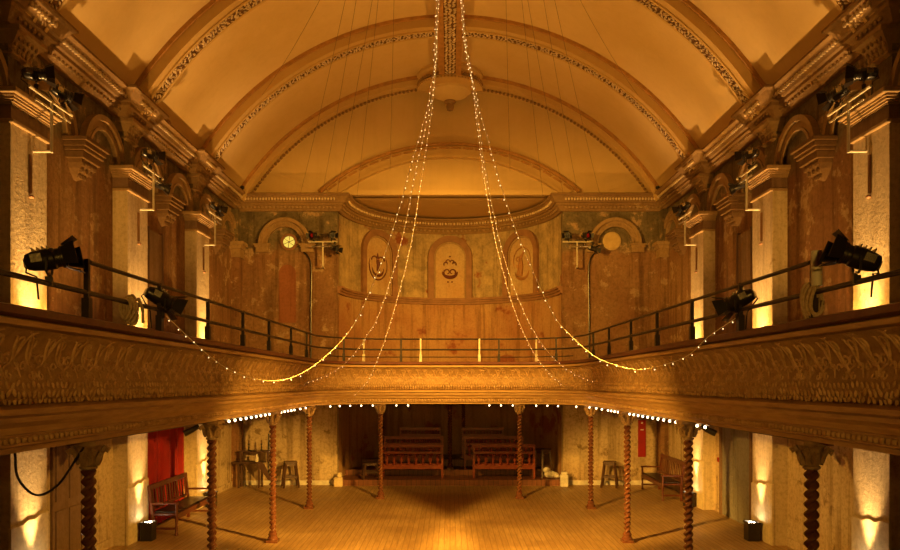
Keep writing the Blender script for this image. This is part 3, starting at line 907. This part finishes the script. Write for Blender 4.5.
# ------------------------------------------------------------------ fairy lights
def catmull(P, n=10):
    P = [P[0] * 2 - P[1]] + P + [P[-1] * 2 - P[-2]]; out = []
    for i in range(1, len(P) - 2):
        for k in range(n):
            t = k / n; a, b_, c, d = P[i - 1], P[i], P[i + 1], P[i + 2]
            out.append(.5 * ((2 * b_) + (c - a) * t + (2 * a - 5 * b_ + 4 * c - d) * t * t + (3 * b_ - a - 3 * c + d) * t ** 3))
    out.append(P[-2]); return out
FB = [None]
def fairy(pix, d0, d1, label):
    """a string from the ridge down to the gallery: each knot has a pixel and a depth that runs from the ridge (d0) to its tie (d1)"""
    L = [0]
    for a, c in zip(pix, pix[1:]): L.append(L[-1] + math.hypot(c[0] - a[0], c[1] - a[1]))
    P = [px(x, y, d0 + (d1 - d0) * l / L[-1]) for (x, y), l in zip(pix, L)]
    top = Vector((P[0].x * .4, P[0].y - .3, VC + VR - .34)); P = [top] + P
    C = catmull(P, 8)
    root = thing('fairy_light_string', label, 'string lights', P[-1], 0, 'fairy light strings hung from the vault ridge')
    b = MB(); b.tube(C, .0048, 5); b.build('wire', 'fwire', root, world=True)
    acc = 0; nxt = .3; i = 0
    tot = sum((C[k + 1] - C[k]).length for k in range(len(C) - 1)); step = tot / 92
    for k in range(len(C) - 1):
        seg = (C[k + 1] - C[k]).length
        while nxt <= acc + seg:
            p = C[k].lerp(C[k + 1], (nxt - acc) / seg)
            if FB[0] is None: o = MB().ball((0, 0, 0), .0058, (1, 1, 1.3), 6, 5).build('bulb', 'fairy', root); FB[0] = o
            else: o = FB[0].copy(); COL.objects.link(o); o.parent = root
            i += 1
            o.location = p + Vector((random.uniform(-.014, .014), random.uniform(-.01, .01), random.uniform(-.03, .004))) - root.location
            nxt += step
        acc += seg
fairy([(436, 20), (431, 90), (407.5, 178), (397, 216), (380.7, 264.6), (361.5, 310), (345, 336.7), (317, 363.5), (291.6, 377.6), (266, 380.7), (235, 372.5), (207, 354), (166, 316)], 11.5, 7.75, 'fairy light string ending at the small lamp on the rail, %s' % LEFT)
fairy([(437, 20), (433, 90), (416, 170), (402, 239), (380.7, 310), (367, 335.4), (350, 358.4), (335, 371), (317, 379), (303, 384)], 11.5, 15.4, 'middle fairy light string of the three falling towards the %s' % LEFT)
fairy([(438, 20), (434, 90), (422.8, 170), (411, 244), (396, 303.5), (382, 348), (368, 380), (354, 396)], 11.6, 17.2, 'innermost fairy light string falling to the balcony front, %s' % LEFT)
fairy([(462, 20), (473, 90), (483, 170), (493, 229), (502.6, 270), (516.7, 316), (537, 358), (562.7, 386)], 11.6, 17.2, 'innermost fairy light string falling to the balcony front, %s' % RIGHT)
fairy([(463, 20), (474, 90), (485.5, 170), (503, 254), (527, 318.6), (552.5, 357), (580, 377), (603, 382)], 11.5, 15.4, 'middle fairy light string of the three falling towards the %s' % RIGHT)
fairy([(464, 20), (475, 90), (498, 175), (513.6, 223.7), (529, 262), (552.5, 313.4), (570, 335), (593.4, 355.6), (613.8, 364.6), (639, 369.7), (670, 363), (690, 354), (708, 337), (736, 318)], 11.5, 7.75, 'fairy light string ending at the small lamp on the rail, %s' % RIGHT)
# bare suspension wires below the vault
wl_pts = [((319, 0), (275, 62), (262, 95)), ((345, 0), (305, 60), (300, 195)), ((356, 0), (333, 70), (322, 195)), ((372, 0), (350, 100), (337, 192)), ((394, 0), (372, 83), (390, 171)), ((378, 0), (352, 60), (357, 196))]
wn = ['outermost', 'second', 'third', 'fourth', 'innermost', 'fifth']
for sd in (-1, 1):
    for i, (a, m, c) in enumerate(wl_pts):
        def mir(p): return p if sd < 0 else (2 * VX - p[0], p[1])
        ends = (16.9 if i == 0 else 20.3)
        A = px(*mir(a), 12.5); C = px(*mir(c), ends)
        C.z = min(C.z, vault_z(C.x) - .02)
        A += (A - C) * .08; A.z = min(A.z, vault_z(A.x) - .01)
        Q = [A.lerp(C, t / 8) - Vector((0, 0, .10 * 4 * (t / 8) * (1 - t / 8))) for t in range(9)]
        b = MB(); b.tube(Q, .004, 4)
        tag(b.build('suspension_wire', 'wire', base=True), 'thin dark wire below the vault, %s of six on the %s' % (wn[i], side_of(sd)), 'wire', 'thin wires below the vault')

# ------------------------------------------------------------------ stage lights
def stage_light(loc, rz, pitch, label, hang=False, red=False, size=1.0, yoke_h=.24):
    """lamp whose beam leaves along +x; loc is the clamp"""
    size *= .78
    root = thing('stage_light', label, 'stage light', loc, rz, 'theatre lamps round the gallery')
    sg = -1 if hang else 1; k = size
    T = Matrix.Translation((0, 0, sg * yoke_h * k)) @ Matrix.Rotation(-pitch, 4, 'Y')
    X = T @ Matrix.Rotation(PI / 2, 4, 'Y')       # lathe z -> x
    b = MB(); b.box(-.035 * k, .035 * k, -.03 * k, .03 * k, -.045 * k, .045 * k); b.tube([(0, 0, 0), (0, 0, sg * .09 * k)], .012 * k, 6); b.build('clamp', 'black', root)
    b = MB(); w = .135 * k
    b.tube([(0, -w, sg * yoke_h * k), (0, -w, sg * .10 * k), (0, -w * .6, sg * .07 * k), (0, w * .6, sg * .07 * k), (0, w, sg * .10 * k), (0, w, sg * yoke_h * k)], .014 * k, 6); b.build('yoke', 'black', root)
    b = MB(); b.lathe([(.06 * k, -.235 * k), (.085 * k, -.22 * k), (.105 * k, -.16 * k), (.118 * k, -.06 * k), (.118 * k, .06 * k), (.105 * k, .075 * k), (.105 * k, .12 * k), (.122 * k, .125 * k), (.122 * k, .16 * k), (.10 * k, .16 * k), (.095 * k, .13 * k)], 20, X)
    hs = b.build('housing', 'black', root, smooth=True)
    for q in (-.14, -.09, -.04, .01):
        b = MB(); b.box(q * k, (q + .012) * k, -.07 * k, .07 * k, .09 * k, .135 * k, T); b.build('cooling_fin', 'chrome', hs)
    b = MB(); b.box(-.247 * k, -.23 * k, -.05 * k, .05 * k, -.06 * k, .03 * k, T); b.build('rear_plate', 'chrome', hs)
    for q in (-1, 1):
        b = MB(); b.box(-.16 * k, -.05 * k, *sorted((q * .108 * k, q * .122 * k)), -.03 * k, .06 * k, T); b.build('highlight_plate', 'chrome', hs)  # bright steel plates added to stand for highlights on the housing
    b = MB(); b.lathe([(.098 * k, .13 * k), (.09 * k, .142 * k), (.05 * k, .152 * k), (.001, .155 * k)], 16, X); b.build('lens', 'redlens' if red else 'lens', root, smooth=True)
    for a in range(4):
        R_ = T @ Matrix.Rotation(a * PI / 2, 4, 'X') @ Matrix.Translation((.16 * k, 0, .118 * k)) @ Matrix.Rotation(-.45, 4, 'Y')
        b = MB(); c = [(0, -.09 * k, 0), (.16 * k, -.125 * k, 0), (.16 * k, .125 * k, 0), (0, .09 * k, 0)]
        b.hexa([R_ @ Vector((p[0], p[1], 0)) for p in c] + [R_ @ Vector((p[0], p[1], .006)) for p in c]); b.build('barn_door', 'black', root)
    b = MB(); b.tube([T @ Vector((-.235 * k, 0, -.05 * k)), T @ Vector((-.26 * k, .02, -.10 * k)), Vector((-.14 * k, .05, sg * .05 * k)), Vector((-.12 * k, .05, -.2 * k))], .008, 5); b.build('cord', 'black', root)
    return root
RX = GX - RO
stage_light((-RX, 5.58, 3.87), .3, .22, 'large black barn-door lamp on the rail before the first lit pilaster, %s' % LEFT, size=.92)
stage_light((RX, 5.5, 3.87), PI - .25, .38, 'large black barn-door lamp on the rail beside the rope coil, %s' % RIGHT, size=.92)
stage_light((-RX, 7.75, 3.80), .7, -.45, 'smaller black lamp tilted down over the rail, tied to fairy lights, %s' % LEFT, size=.95)
stage_light((RX, 7.75, 3.78), PI - .7, -.40, 'smaller black lamp tilted down over the rail, tied to fairy lights, %s' % RIGHT, size=.95)
def bracket(loc, rz, label, bar=.6, drop=.75):
    """pale pipe bracket: foot arm out of the wall, upright, cross bar on top; local out is +x"""
    root = thing('lamp_bracket', label, 'bracket', loc, rz, 'pale pipe brackets for lamps')
    b = MB(); b.tube([(-.26, 0, 0), (0.0, 0, 0)], .022, 8); b.build('foot_arm', 'pipe', root, smooth=True)
    b = MB(); b.tube([(0, 0, -.02), (0, 0, drop)], .022, 8); b.build('upright', 'pipe', root, smooth=True)
    b = MB(); b.tube([(0, -bar, drop), (0, bar, drop)], .022, 8); b.build('cross_bar', 'pipe', root, smooth=True)
    b = MB(); b.tube([(0.03, -bar + .1, drop - .14), (.03, bar - .1, drop - .14)], .018, 8); b.build('lower_bar', 'chrome', root, smooth=True)
    return root
bl = ['on the first big pilaster', 'on the second pilaster', 'on the third pilaster']
for sd in (-1, 1):
    for i, y in enumerate(YP):
        rz = 0 if sd < 0 else PI
        xs = sd * (W - .28 - .26)
        bracket((xs, y + .1, 6.38), rz, 'pale pipe lamp bracket %s of the %s' % (bl[i], side_of(sd)), .45 if i else .55, .72)
        zt = 6.38 + .72
        f = sd      # beams leave towards the hall
        if i == 0:
            stage_light((xs, y - .28, zt + .05), (.5 if sd < 0 else PI - .5), .1, 'black lamp on the first pilaster bracket, rear of the pair, %s' % side_of(sd), size=.95)
            stage_light((xs, y + .40, zt + .05), (1.0 if sd < 0 else PI - 1.0), -.2, 'black lamp with red lens on the first pilaster bracket, %s' % side_of(sd), red=True, size=.95)
        elif i == 1:
            stage_light((xs, y - .05, zt + .05), (1.0 if sd < 0 else PI - 1.0), 0, 'black square lamp standing on the second pilaster bracket, %s' % side_of(sd), size=.95, yoke_h=.34)
            stage_light((xs, y + .42, zt - .02), (.35 if sd < 0 else PI - .35), -.35, 'black lamp slung below the second pilaster bracket, %s' % side_of(sd), hang=True, size=.8)
        else:
            stage_light((xs, y + .2, zt + .05), (.9 if sd < 0 else PI - .9), -.3, 'black lamp on the third pilaster bracket, %s' % side_of(sd), red=(sd > 0), size=.95)
# lamp clusters on the end wall
for sd, nm in ((-1, 'by the glowing pane'), (1, 'by the ochre roundel')):
    x = sd * 3.68
    bracket((x, YE - .26, 6.35), -PI / 2, 'pale T-shaped lamp bracket on the end wall, %s' % nm, .42, .72)
    zt = 7.07
    stage_light((x - .25, YE - .26, zt + .03), -PI / 2 - .5, -.2, 'black lamp on the end wall bar, left of two, %s' % nm, size=.85, red=(sd < 0))
    stage_light((x + .25, YE - .26, zt + .03), -PI / 2 + .5, -.2, 'black lamp on the end wall bar, right of two, %s' % nm, size=.85, red=(sd > 0))
    stage_light((x + (.35 if sd < 0 else .45), YE - .28, zt - .04), -PI / 2 + .9, -.3, 'black lamp slung under the end wall bracket, %s' % nm, hang=True, size=.85)
    xc = sd * 4.07
    b = MB(); b.tube(catmull([Vector((sd * 4.38, YE - .03, 7.05)), Vector((sd * 4.3, YE - .03, 6.85)), Vector((xc, YE - .03, 6.45)), Vector((xc, YE - .03, 5.0)), Vector((xc, YE - .03, 2.92))], 6), .022, 6)
    tag(b.build('wall_cable', 'black', base=True), 'black cable dropping down the end wall from the lamps %s' % nm, 'cable')

# ------------------------------------------------------------------ uplighters
def make_uplight(h=.36):
    root = thing('uplighter', '', 'uplighter', (0, 0, 0), 0, 'box uplighters at the pilaster feet')
    b = MB(); b.box(-.11, .11, -.11, .11, 0, h - .02); b.build('box', 'black', root, bevel=.008)
    b = MB()
    for x0, x1, y0, y1 in ((-.12, .12, -.12, -.095), (-.12, .12, .095, .12), (-.12, -.095, -.12, .12), (.095, .12, -.12, .12)): b.box(x0, x1, y0, y1, h - .03, h)
    b.build('rim', 'black', root)
    b = MB(); b.lathe([(.06, h - .02), (.055, h - .008), (.001, h - .004)], 16); b.build('lamp', 'uplamp', root, smooth=True)
    return root
up = make_uplight(); k = 0
LIGHTC = (1.0, .485, .065)
HOTC = (1.0, .58, .20)
def spot(name, loc, target, energy, cone, blend=.8, color=LIGHTC, size=.05):
    l = bpy.data.lights.new(name, 'SPOT'); l.energy = energy; l.color = color; l.spot_size = math.radians(cone); l.spot_blend = blend; l.shadow_soft_size = size
    o = bpy.data.objects.new(name, l); COL.objects.link(o); o.location = loc
    d = Vector(target) - Vector(loc); o.rotation_euler = d.to_track_quat('-Z', 'Y').to_euler()
    return o
for sd in (-1, 1):
    for i, y in enumerate(YP):
        x = sd * (W - .28 - .20)
        place(up, k, (x, y, 0), 0, 'black box uplighter on the floor at the %s pilaster, %s' % (ordw[i], side_of(sd))); k += 1
        spot('floor_uplight', (x, y, .40), (sd * (W - .24), y, 3.0), 420, 46, 1, HOTC)
        g = place(up, k, (x + sd * .0, y, 2.9 + dz(y)), 0, 'black box uplighter on the gallery boards at the %s pilaster, %s' % (ordw[i], side_of(sd))); k += 1
        spot('gallery_uplight', (x, y, 3.32 + dz(y)), (sd * (W - .9), y + (1.6 if i == 0 else 0), 9.0), 480, 120, .9, (1, .47, .075))
        spot('gallery_uplight_beam', (x, y, 3.32 + dz(y)), (sd * (W - .26), y, 6.0), 700, 44, 1, HOTC)

# ------------------------------------------------------------------ ground floor furniture
def hall_bench(label):
    """long slatted bench, seat along y, facing +x"""
    root = thing('slatted_bench', label, 'bench', (0, 0, 0))
    L = 1.0
    for y in (-L + .04, L - .04):
        b = MB(); b.lathe([(.03, 0), (.035, .03), (.024, .06), (.03, .16), (.022, .2), (.032, .30), (.034, .42), (.026, .5), (.03, .62)], 10, Matrix.Translation((.25, y, 0))); b.build('leg', 'oak', root, smooth=True)
        b = MB(); b.bar((-.22, y, 0), (-.22, y, .42), .055); b.bar((-.22, y, .42), (-.29, y, .98), .05); b.build('leg', 'oak', root)
        b = MB(); b.box(-.26, .30, y - .035, y + .035, .62, .66); b.build('arm', 'oak', root, bevel=.01)
        b = MB(); b.box(-.2, .25, y - .015, y + .015, .12, .16); b.build('stretcher', 'oak', root)
    b = MB(); b.box(-.24, .28, -L + .02, L - .02, .40, .44); b.build('seat', 'oak', root, bevel=.008)
    b = MB(); b.box(-.20, .25, -L + .09, L - .09, .44, .475); b.build('seat_pad', 'leather', root, bevel=.015)
    b = MB(); b.box(.24, .27, -L + .05, L - .05, .33, .40); b.build('apron', 'oak', root)
    br = MB().bar((-.285, -L, .95), (-.285, L, .95), .04, .10).build('back_rail', 'oak', root, bevel=.008)
    MB().bar((-.235, -L, .52), (-.235, L, .52), .035, .05).build('back_rail', 'oak', root)
    for i in range(13):
        y = -L + .16 + (2 * L - .32) * i / 12
        b = MB(); b.bar((-.237, y, .52), (-.28, y, .92), .07 if i in (3, 6, 9) else .045, .014); b.build('slat', 'oak', br)
    return root
h = hall_bench('dark red slatted bench with arms standing against the red curtain'); h.location = (-5.66, 15.0, 0)
h2 = copy_tree(h); h2.location = (5.66, 19.0, 0); h2.rotation_euler = (0, 0, PI); h2['label'] = 'dark red slatted bench in the far corner beside the narrow red banner'
def pew(label, w=1.78):
    """spindle-backed pew seen from behind; back faces -y"""
    root = thing('spindle_pew', label, 'pew', (0, 0, 0), 0, 'spindle backed pews in the apse')
    h = w / 2
    for x in (-h, h):
        b = MB(); b.box(x - .03, x + .03, 0, .07, 0, 1.0); b.box(x - .03, x + .03, .05, .45, .36, .42); b.box(x - .03, x + .03, .38, .45, 0, .62); b.box(x - .035, x + .035, .04, .46, .60, .64); b.build('end_frame', 'oak2', root)
    for z0, z1 in ((.90, 1.0), (.71, .79), (.26, .38)):
        b = MB(); b.box(-h, h, .01, .06, z0, z1); b.build('back_rail', 'oak2', root, bevel=.006)
    b = MB(); b.box(-h + .03, h - .03, .05, .45, .38, .42); b.build('seat', 'oak2', root)
    prof = lambda z, l, r: [(r * .7, z), (r, z + l * .1), (r * .5, z + l * .22), (r * 1.05, z + l * .5), (r * .5, z + l * .78), (r, z + l * .9), (r * .7, z + l)]
    n = 12
    for i in range(n):
        x = -h + .1 + (w - .2) * i / (n - 1)
        b = MB(); b.lathe(prof(.79, .12, .032), 8, Matrix.Translation((x, .035, 0))); b.build('spindle', 'oak2', root, smooth=True)
    n = 8
    for i in range(n):
        x = -h + .14 + (w - .28) * i / (n - 1)
        b = MB(); b.lathe(prof(.38, .34, .052), 8, Matrix.Translation((x, .035, 0))); b.build('spindle', 'oak2', root, smooth=True)
    return root
pw = pew('')
rows_ = [(21.0, .17, 'front row'), (21.9, .34, 'middle row'), (22.75, .55, 'topmost back row')]
k = 0
for y, z, nm in rows_:
    for xx, sn in ((-1.12, 'left of the slim column'), (1.60 if y < 21.5 else 1.35, 'right of the slim column')):
        if y > 22.5: xx = -.95 if xx < 0 else 1.05
        o = place(pw, k, (xx, y, z), 0, 'spindle-backed pew, %s in the apse, %s' % (nm, sn)); k += 1
        if y > 22.5: o.scale = (.72, 1, 1)
# apse steps
st = thing('apse_steps', 'low red-brown wooden steps filling the floor of the apse', 'steps', (0, 20.6, 0))
for i, (y0, z0, z1) in enumerate(((20.62, .0, .17), (21.6, .17, .34), (22.5, .34, .55))):
    r_ = AR - .02
    b = MB(); pts = []
    yy = y0 - YE; x1 = 3.28 if yy < 0 else math.sqrt(r_ * r_ - yy * yy)
    a0 = math.asin(min(1, x1 / r_)) if yy > 0 else PI / 2
    pts.append((-x1, y0)); pts.append((x1, y0))
    for k_ in range(25):
        a = a0 - 2 * a0 * k_ / 24; pts.append((r_ * math.sin(a), YE + r_ * math.cos(a)))
    A = [b.v((x, y, z0)) for x, y in pts]; B = [b.v((x, y, z1)) for x, y in pts]; b.f(A[::-1]); b.f(B)
    for q in range(len(pts)): b.f((A[q], A[(q + 1) % len(pts)], B[(q + 1) % len(pts)], B[q]))
    b.build('step', 'stagewood', st, world=True)
def stool(label, h=.74, w=.36, mat='dkwood'):
    root = thing('square_stool', label, 'stool', (0, 0, 0), 0, 'dark wooden stools')
    b = MB(); b.box(-w / 2, w / 2, -w / 2, w / 2, h - .045, h); b.build('seat', mat, root, bevel=.012)
    t = w / 2 - .04; q = w / 2 + .035
    P = []
    for sx, sy in ((-1, -1), (1, -1), (1, 1), (-1, 1)):
        b = MB(); b.bar((sx * q, sy * q, 0), (sx * t, sy * t, h - .04), .045); b.build('leg', mat, root); P.append((sx, sy))
    for i in range(4):
        z = .20 if i % 2 else .30; f = q + (t - q) * z / h
        a, c = P[i], P[(i + 1) % 4]
        b = MB(); b.bar((a[0] * f, a[1] * f, z), (c[0] * f, c[1] * f, z), .03, .04); b.build('stretcher', mat, root)
        b = MB(); f2 = t + .002; b.bar((a[0] * f2, a[1] * f2, h - .08), (c[0] * f2, c[1] * f2, h - .08), .02, .07); b.build('apron', mat, root)
    return root
s1 = stool('dark wooden square stool against the end wall beside the two-tier stand'); s1.location = (-4.58, 20.38, 0); s1.rotation_euler.z = .35
s2 = copy_tree(s1); s2.location = (4.58, 20.38, 0); s2.rotation_euler.z = -.3; s2['label'] = 'dark wooden square stool against the end wall on the red banner side'
s3 = copy_tree(s1); s3.location = (-2.35, 21.0, .17); s3.rotation_euler.z = .2; s3.scale = (1.1, 1.1, .62); s3['label'] = 'low dark stool on the apse steps at the curtain end of the front pew'
s4 = copy_tree(s1); s4.location = (2.78, 21.25, .17); s4.rotation_euler.z = .6; s4.scale = (1, 1, 1.15); s4['label'] = 'dark stool on the apse steps near the white cloth bundle'
# two tier stand in the far left corner
root = thing('two_tier_stand', 'dark wooden two-tier stand in the corner beside the stool', 'stand', (-5.6, 20.3, 0))
b = MB(); b.box(-6.20, -5.3, 20.1, 20.5, .70, .745); b.build('lower_shelf', 'dkwood', root, world=True)
b = MB(); b.box(-6.0, -5.15, 20.15, 20.5, 1.02, 1.055); b.build('upper_shelf', 'dkwood', root, world=True)
for x in (-5.96, -5.19):
    b = MB(); b.box(x - .03, x + .03, 20.2, 20.45, .745, 1.02); b.build('upright', 'dkwood', root, world=True)
for x in (-6.0, -5.42):
    for y in (20.14, 20.46):
        b = MB(); b.bar((x, y, 0), (x, y, .70), .05); b.build('leg', 'dkwood', root, world=True)
b = MB(); b.mpoly(lambda s, o, z: Vector((s, 20.12 + o, z)), [(-5.5, .70), (-5.28, .70), (-5.05, .22), (-5.14, .22)], 0, .05); b.build('slanted_brace', 'dkwood', root, world=True)
def candlestick(loc, label):
    r_ = thing('candlestick', label, 'candlestick', loc)
    MB().lathe([(.05, 0), (.05, .015), (.015, .03), (.022, .09), (.012, .14), (.03, .18), (.03, .20)], 12).build('stick', 'black', r_, smooth=True)
    MB().lathe([(.014, .20), (.014, .30), (.001, .305)], 10).build('candle', 'oak', r_, smooth=True)
candlestick((-5.75, 20.3, 1.055), 'dark candlestick on the upper shelf of the two-tier stand, nearer the side wall')
candlestick((-5.4, 20.35, 1.055), 'dark candlestick on the upper shelf of the two-tier stand, nearer the stool')
b = MB().lathe([(.05, 0), (.055, .04), (.04, .12), (.02, .18), (.02, .22)], 12, Matrix.Translation((-5.36, 20.12 - .07, .5)))
b = MB(); b.lathe([(.04, 0), (.05, .03), (.05, .12), (.018, .17), (.018, .22), (.001, .222)], 12)
o = tag(b.build('white_bottle', 'white', smooth=True), 'small white bottle on the floor in front of the two-tier stand', 'bottle'); o.location = (-5.32, 19.95, 0)
o.location = (-5.5, 20.2, .745)
o['label'] = 'small white bottle on the lower shelf of the two-tier stand'
x = (269 - VX) * YE / F
tag(MB().tube([(x, YE - .03, .14), (x, YE - .03, 1.5)], .02, 8).build('wall_pipe', 'black', base=True, smooth=True), 'thin dark pipe on the end wall between stand and stool', 'pipe')
# white cloth bundle and pier blocks in the apse mouth
b = MB()
for c, r_, s_ in (((0, 0, .12), .16, (1.1, .9, .75)), ((.12, .02, .10), .13, (1.2, .9, .7)), ((-.1, -.03, .25), .11, (1, .9, .8)), ((.2, 0, .07), .09, (1, 1, .7))): b.ball(c, r_, s_, 12, 8)
o = tag(b.build('cloth_bundle', 'white', smooth=True), 'crumpled white cloth bundle on the apse steps beside the pier', 'cloth'); o.location = (2.95, 20.95, .17)
b = MB(); b.box(-.10, .12, -.09, .09, 0, .34); b.box(-.07, .10, -.07, .07, .34, .42)
o = tag(b.build('stone_block', 'white', bevel=.02), 'pale stone block at the foot of the apse pier near the white cloth', 'stone block'); o.location = (3.28, 20.48, 0)
b = MB(); b.box(-.12, .12, -.09, .09, 0, .26); b.box(-.02, .10, -.07, .07, .26, .40)
o = tag(b.build('stone_block', 'dado', bevel=.02), 'pale stone block at the foot of the apse pier near the low stool', 'stone block'); o.location = (-3.22, 20.48, 0)

# red curtain, door standing in for a grey wall shadow, dark door, banner
b = MB(); rows = []
for j in range(2):
    row = []
for i in range(61):
    y = 14.5 + 2.05 * i / 60
    o_ = .05 + .03 * math.sin(i * .95) + .012 * math.sin(i * 2.3)
    rows.append([wl(y, o_ - .015, .03), wl(y, o_ + .015, .03), wl(y, o_ + .015, 2.5), wl(y, o_ - .015, 2.5)])
b.sweep(rows)
cur = thing('red_curtain', 'deep red curtain hanging on the side wall behind the slatted bench', 'curtain', wl(15.5, 0, 0))
b.build('cloth', 'red', cur, smooth=True, world=True)
b = MB(); b.tube([wl(14.42, .06, 2.5), wl(16.6, .06, 2.5)], .02, 8); b.build('curtain_rod', 'black', cur, world=True)
d = bpy.data.objects.new('shadow_door', None); COL.objects.link(d); d['kind'] = 'structure'; d.location = wr(15.5, 0, 0)
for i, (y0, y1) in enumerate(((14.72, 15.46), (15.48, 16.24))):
    b = MB(); b.mbox(wr, y0, y1, 0, .05, .01, 2.35); o = struct(b.build('door_leaf', 'shadowdoor', d, world=True))
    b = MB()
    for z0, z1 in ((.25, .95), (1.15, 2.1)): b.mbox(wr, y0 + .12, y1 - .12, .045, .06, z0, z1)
    struct(b.build('door_panel', 'shadowdoor', o, world=True))
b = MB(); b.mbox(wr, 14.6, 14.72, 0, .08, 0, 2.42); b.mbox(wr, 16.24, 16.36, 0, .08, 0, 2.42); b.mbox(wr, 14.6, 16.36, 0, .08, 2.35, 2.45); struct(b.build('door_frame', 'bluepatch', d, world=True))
d = bpy.data.objects.new('door_2', None); COL.objects.link(d); d['kind'] = 'structure'; d.location = wl(11.8, 0, 0)
b = MB(); b.mbox(wl, 11.15, 12.45, 0, .04, .01, 2.4); dl = struct(b.build('door_leaf', 'bluepatch', d, world=True))
b = MB()
for y0, y1 in ((11.22, 11.5), (11.62, 11.9), (12.0, 12.35)):
    for z0, z1 in ((.2, 1.0), (1.15, 2.25)): b.mbox(wl, y0, y1, .035, .065, z0, z1)
struct(b.build('door_panel', 'bluepatch', dl, world=True))
bn = thing('narrow_banner', 'narrow red banner hanging on the end wall by the corner bench', 'banner', px(641.5, 458, YE))
b = MB(); xa, xb = (638 - VX) * YE / F, (645.5 - VX) * YE / F; b.box(xa, xb, YE - .03, YE + .003, .82, 1.9); b.build('panel', 'red', bn, world=True)
b = MB(); b.lathe([(.03, 0), (.03, .006)], 12, Matrix.Translation(((xa + xb) / 2, YE - .03, 1.82)) @ Matrix.Rotation(PI / 2, 4, 'X')); b.box((xa + xb) / 2 - .045, (xa + xb) / 2 + .045, YE - .036, YE - .03, 1.60, 1.63); b.build('pale_mark', 'white', bn, world=True)
y = 16.75
c = wr(16.55, 0, 1.22)
root = thing('alarm_point', 'small red call point on the side wall next to the shadow-grey door', 'alarm', c)
MB().mbox(wr, 16.5, 16.6, -.004, .04, 1.17, 1.27).build('case', 'red', root, world=True, bevel=.005)
MB().mbox(wr, 16.53, 16.57, .04, .045, 1.2, 1.24).build('button', 'crest', root, world=True)
# small black spots clipped under the gallery, and the loose cable
for sd in (-1, 1):
    p = Vector((sd * 3.78, 10.6, 2.62))
    root = thing('clip_spotlight', 'small black spotlight clipped under the gallery soffit, %s' % side_of(sd), 'spotlight', p)
    MB().tube([(0, 0, .0), (0, 0, -.22)], .02, 6).build('stem', 'black', root)
    MB().tube([(-sd * .03, 0, -.22), (sd * .06, -.04, -.28), (sd * .16, -.08, -.33)], [.035, .045, .05], 10).build('head', 'black', root, smooth=True)
b = MB(); b.tube(catmull([px(15, 452, 6.0), px(18, 478, 6.0), px(36, 495, 6.1), px(58, 485, 6.3), px(78, 456, 6.5), px(84, 447, 6.5)], 8), .011, 6)
tag(b.build('hanging_cable', 'black', base=True), 'black cable looping below the balcony to the first twisted column, red curtain side', 'cable')
# small round fittings above the cornice
for sd in (-1, 1):
    b = MB(); b.ball((0, 0, 0.06), .06, (1, 1, 1), 12, 8); b.box(-.02, .02, -.02, .02, -.0, .04)
    o = tag(b.build('sensor_globe', 'black', smooth=True), 'small black globe fitting on the cornice in the far corner, %s' % side_of(sd), 'sensor'); o.location = (sd * 5.88, 20.1, ZC)
    y = 15.1; xx = 6.0
    t = math.asin(xx / VR) * sd
    b = MB(); b.lathe([(.09, 0), (.09, .03), (.05, .05), (.001, .05)], 16, Matrix.Rotation(-PI / 2 * sd, 4, 'Y'))
    o = tag(b.build('vent_plug', 'niche', smooth=True), 'small round brown vent low on the vault, %s' % side_of(sd), 'vent'); o.location = (sd * (xx - .0), y, vault_z(xx)); o.rotation_euler.y = sd * .4
b = MB(); b.mbox(wl, 16.05, 16.35, -.004, .14, 4.55, 4.80)
root = thing('wall_speaker', 'small black box speaker on the gallery wall, red curtain side', 'speaker', wl(16.2, 0, 4.55))
b.build('cabinet', 'black', root, world=True, bevel=.01)
MB().mbox(wl, 16.08, 16.32, .14, .146, 4.58, 4.77).build('grille', 'bluepatch', root, world=True)

# ------------------------------------------------------------------ the other lights of the hall
for sd in (-1, 1):
    spot('rail_lamp_beam', (sd * 2.95, 8.1, 3.85), (-sd * 4.4, 13.0, .2), 2600, 48, .9)
    spot('rail_lamp_far_beam', (sd * 2.93, 8.2, 3.85), (-sd * 3.4, 16.6, -.4), 7500, 34, .5)
    spot('big_lamp_beam', (sd * 2.75, 5.75, 4.16), (-sd * 4.2, 12, 9.0), 300, 90, 1)
    spot('pilaster_lamp_beam', (sd * 5.3, 10.7, 7.3), (-sd * 2.6, 21.5, 4.7), 6500, 54, 1)
spot('stage_lamp_beam', (0, -2.5, 3.5), (0, 18, 3.2), 1250, 62, 1)

w = bpy.data.worlds.new('dark_outside'); SC.world = w; w.use_nodes = True
w.node_tree.nodes['Background'].inputs[0].default_value = (0, 0, 0, 1)

# ------------------------------------------------------------------ camera
cd = bpy.data.cameras.new('camera'); cd.sensor_width = 36; cd.lens = 36 * F / 900; cd.shift_y = (VY - 275) / 900
cd.clip_end = 200
cam = bpy.data.objects.new('camera', cd); COL.objects.link(cam); cam.location = (0, 0, CZ); cam.rotation_euler = (PI / 2, 0, 0)
SC.camera = cam
SC.view_settings.view_transform = 'Standard'; SC.view_settings.look = 'None'; SC.view_settings.gamma = 1; SC.view_settings.use_curve_mapping = False
SC.view_settings.exposure = 0
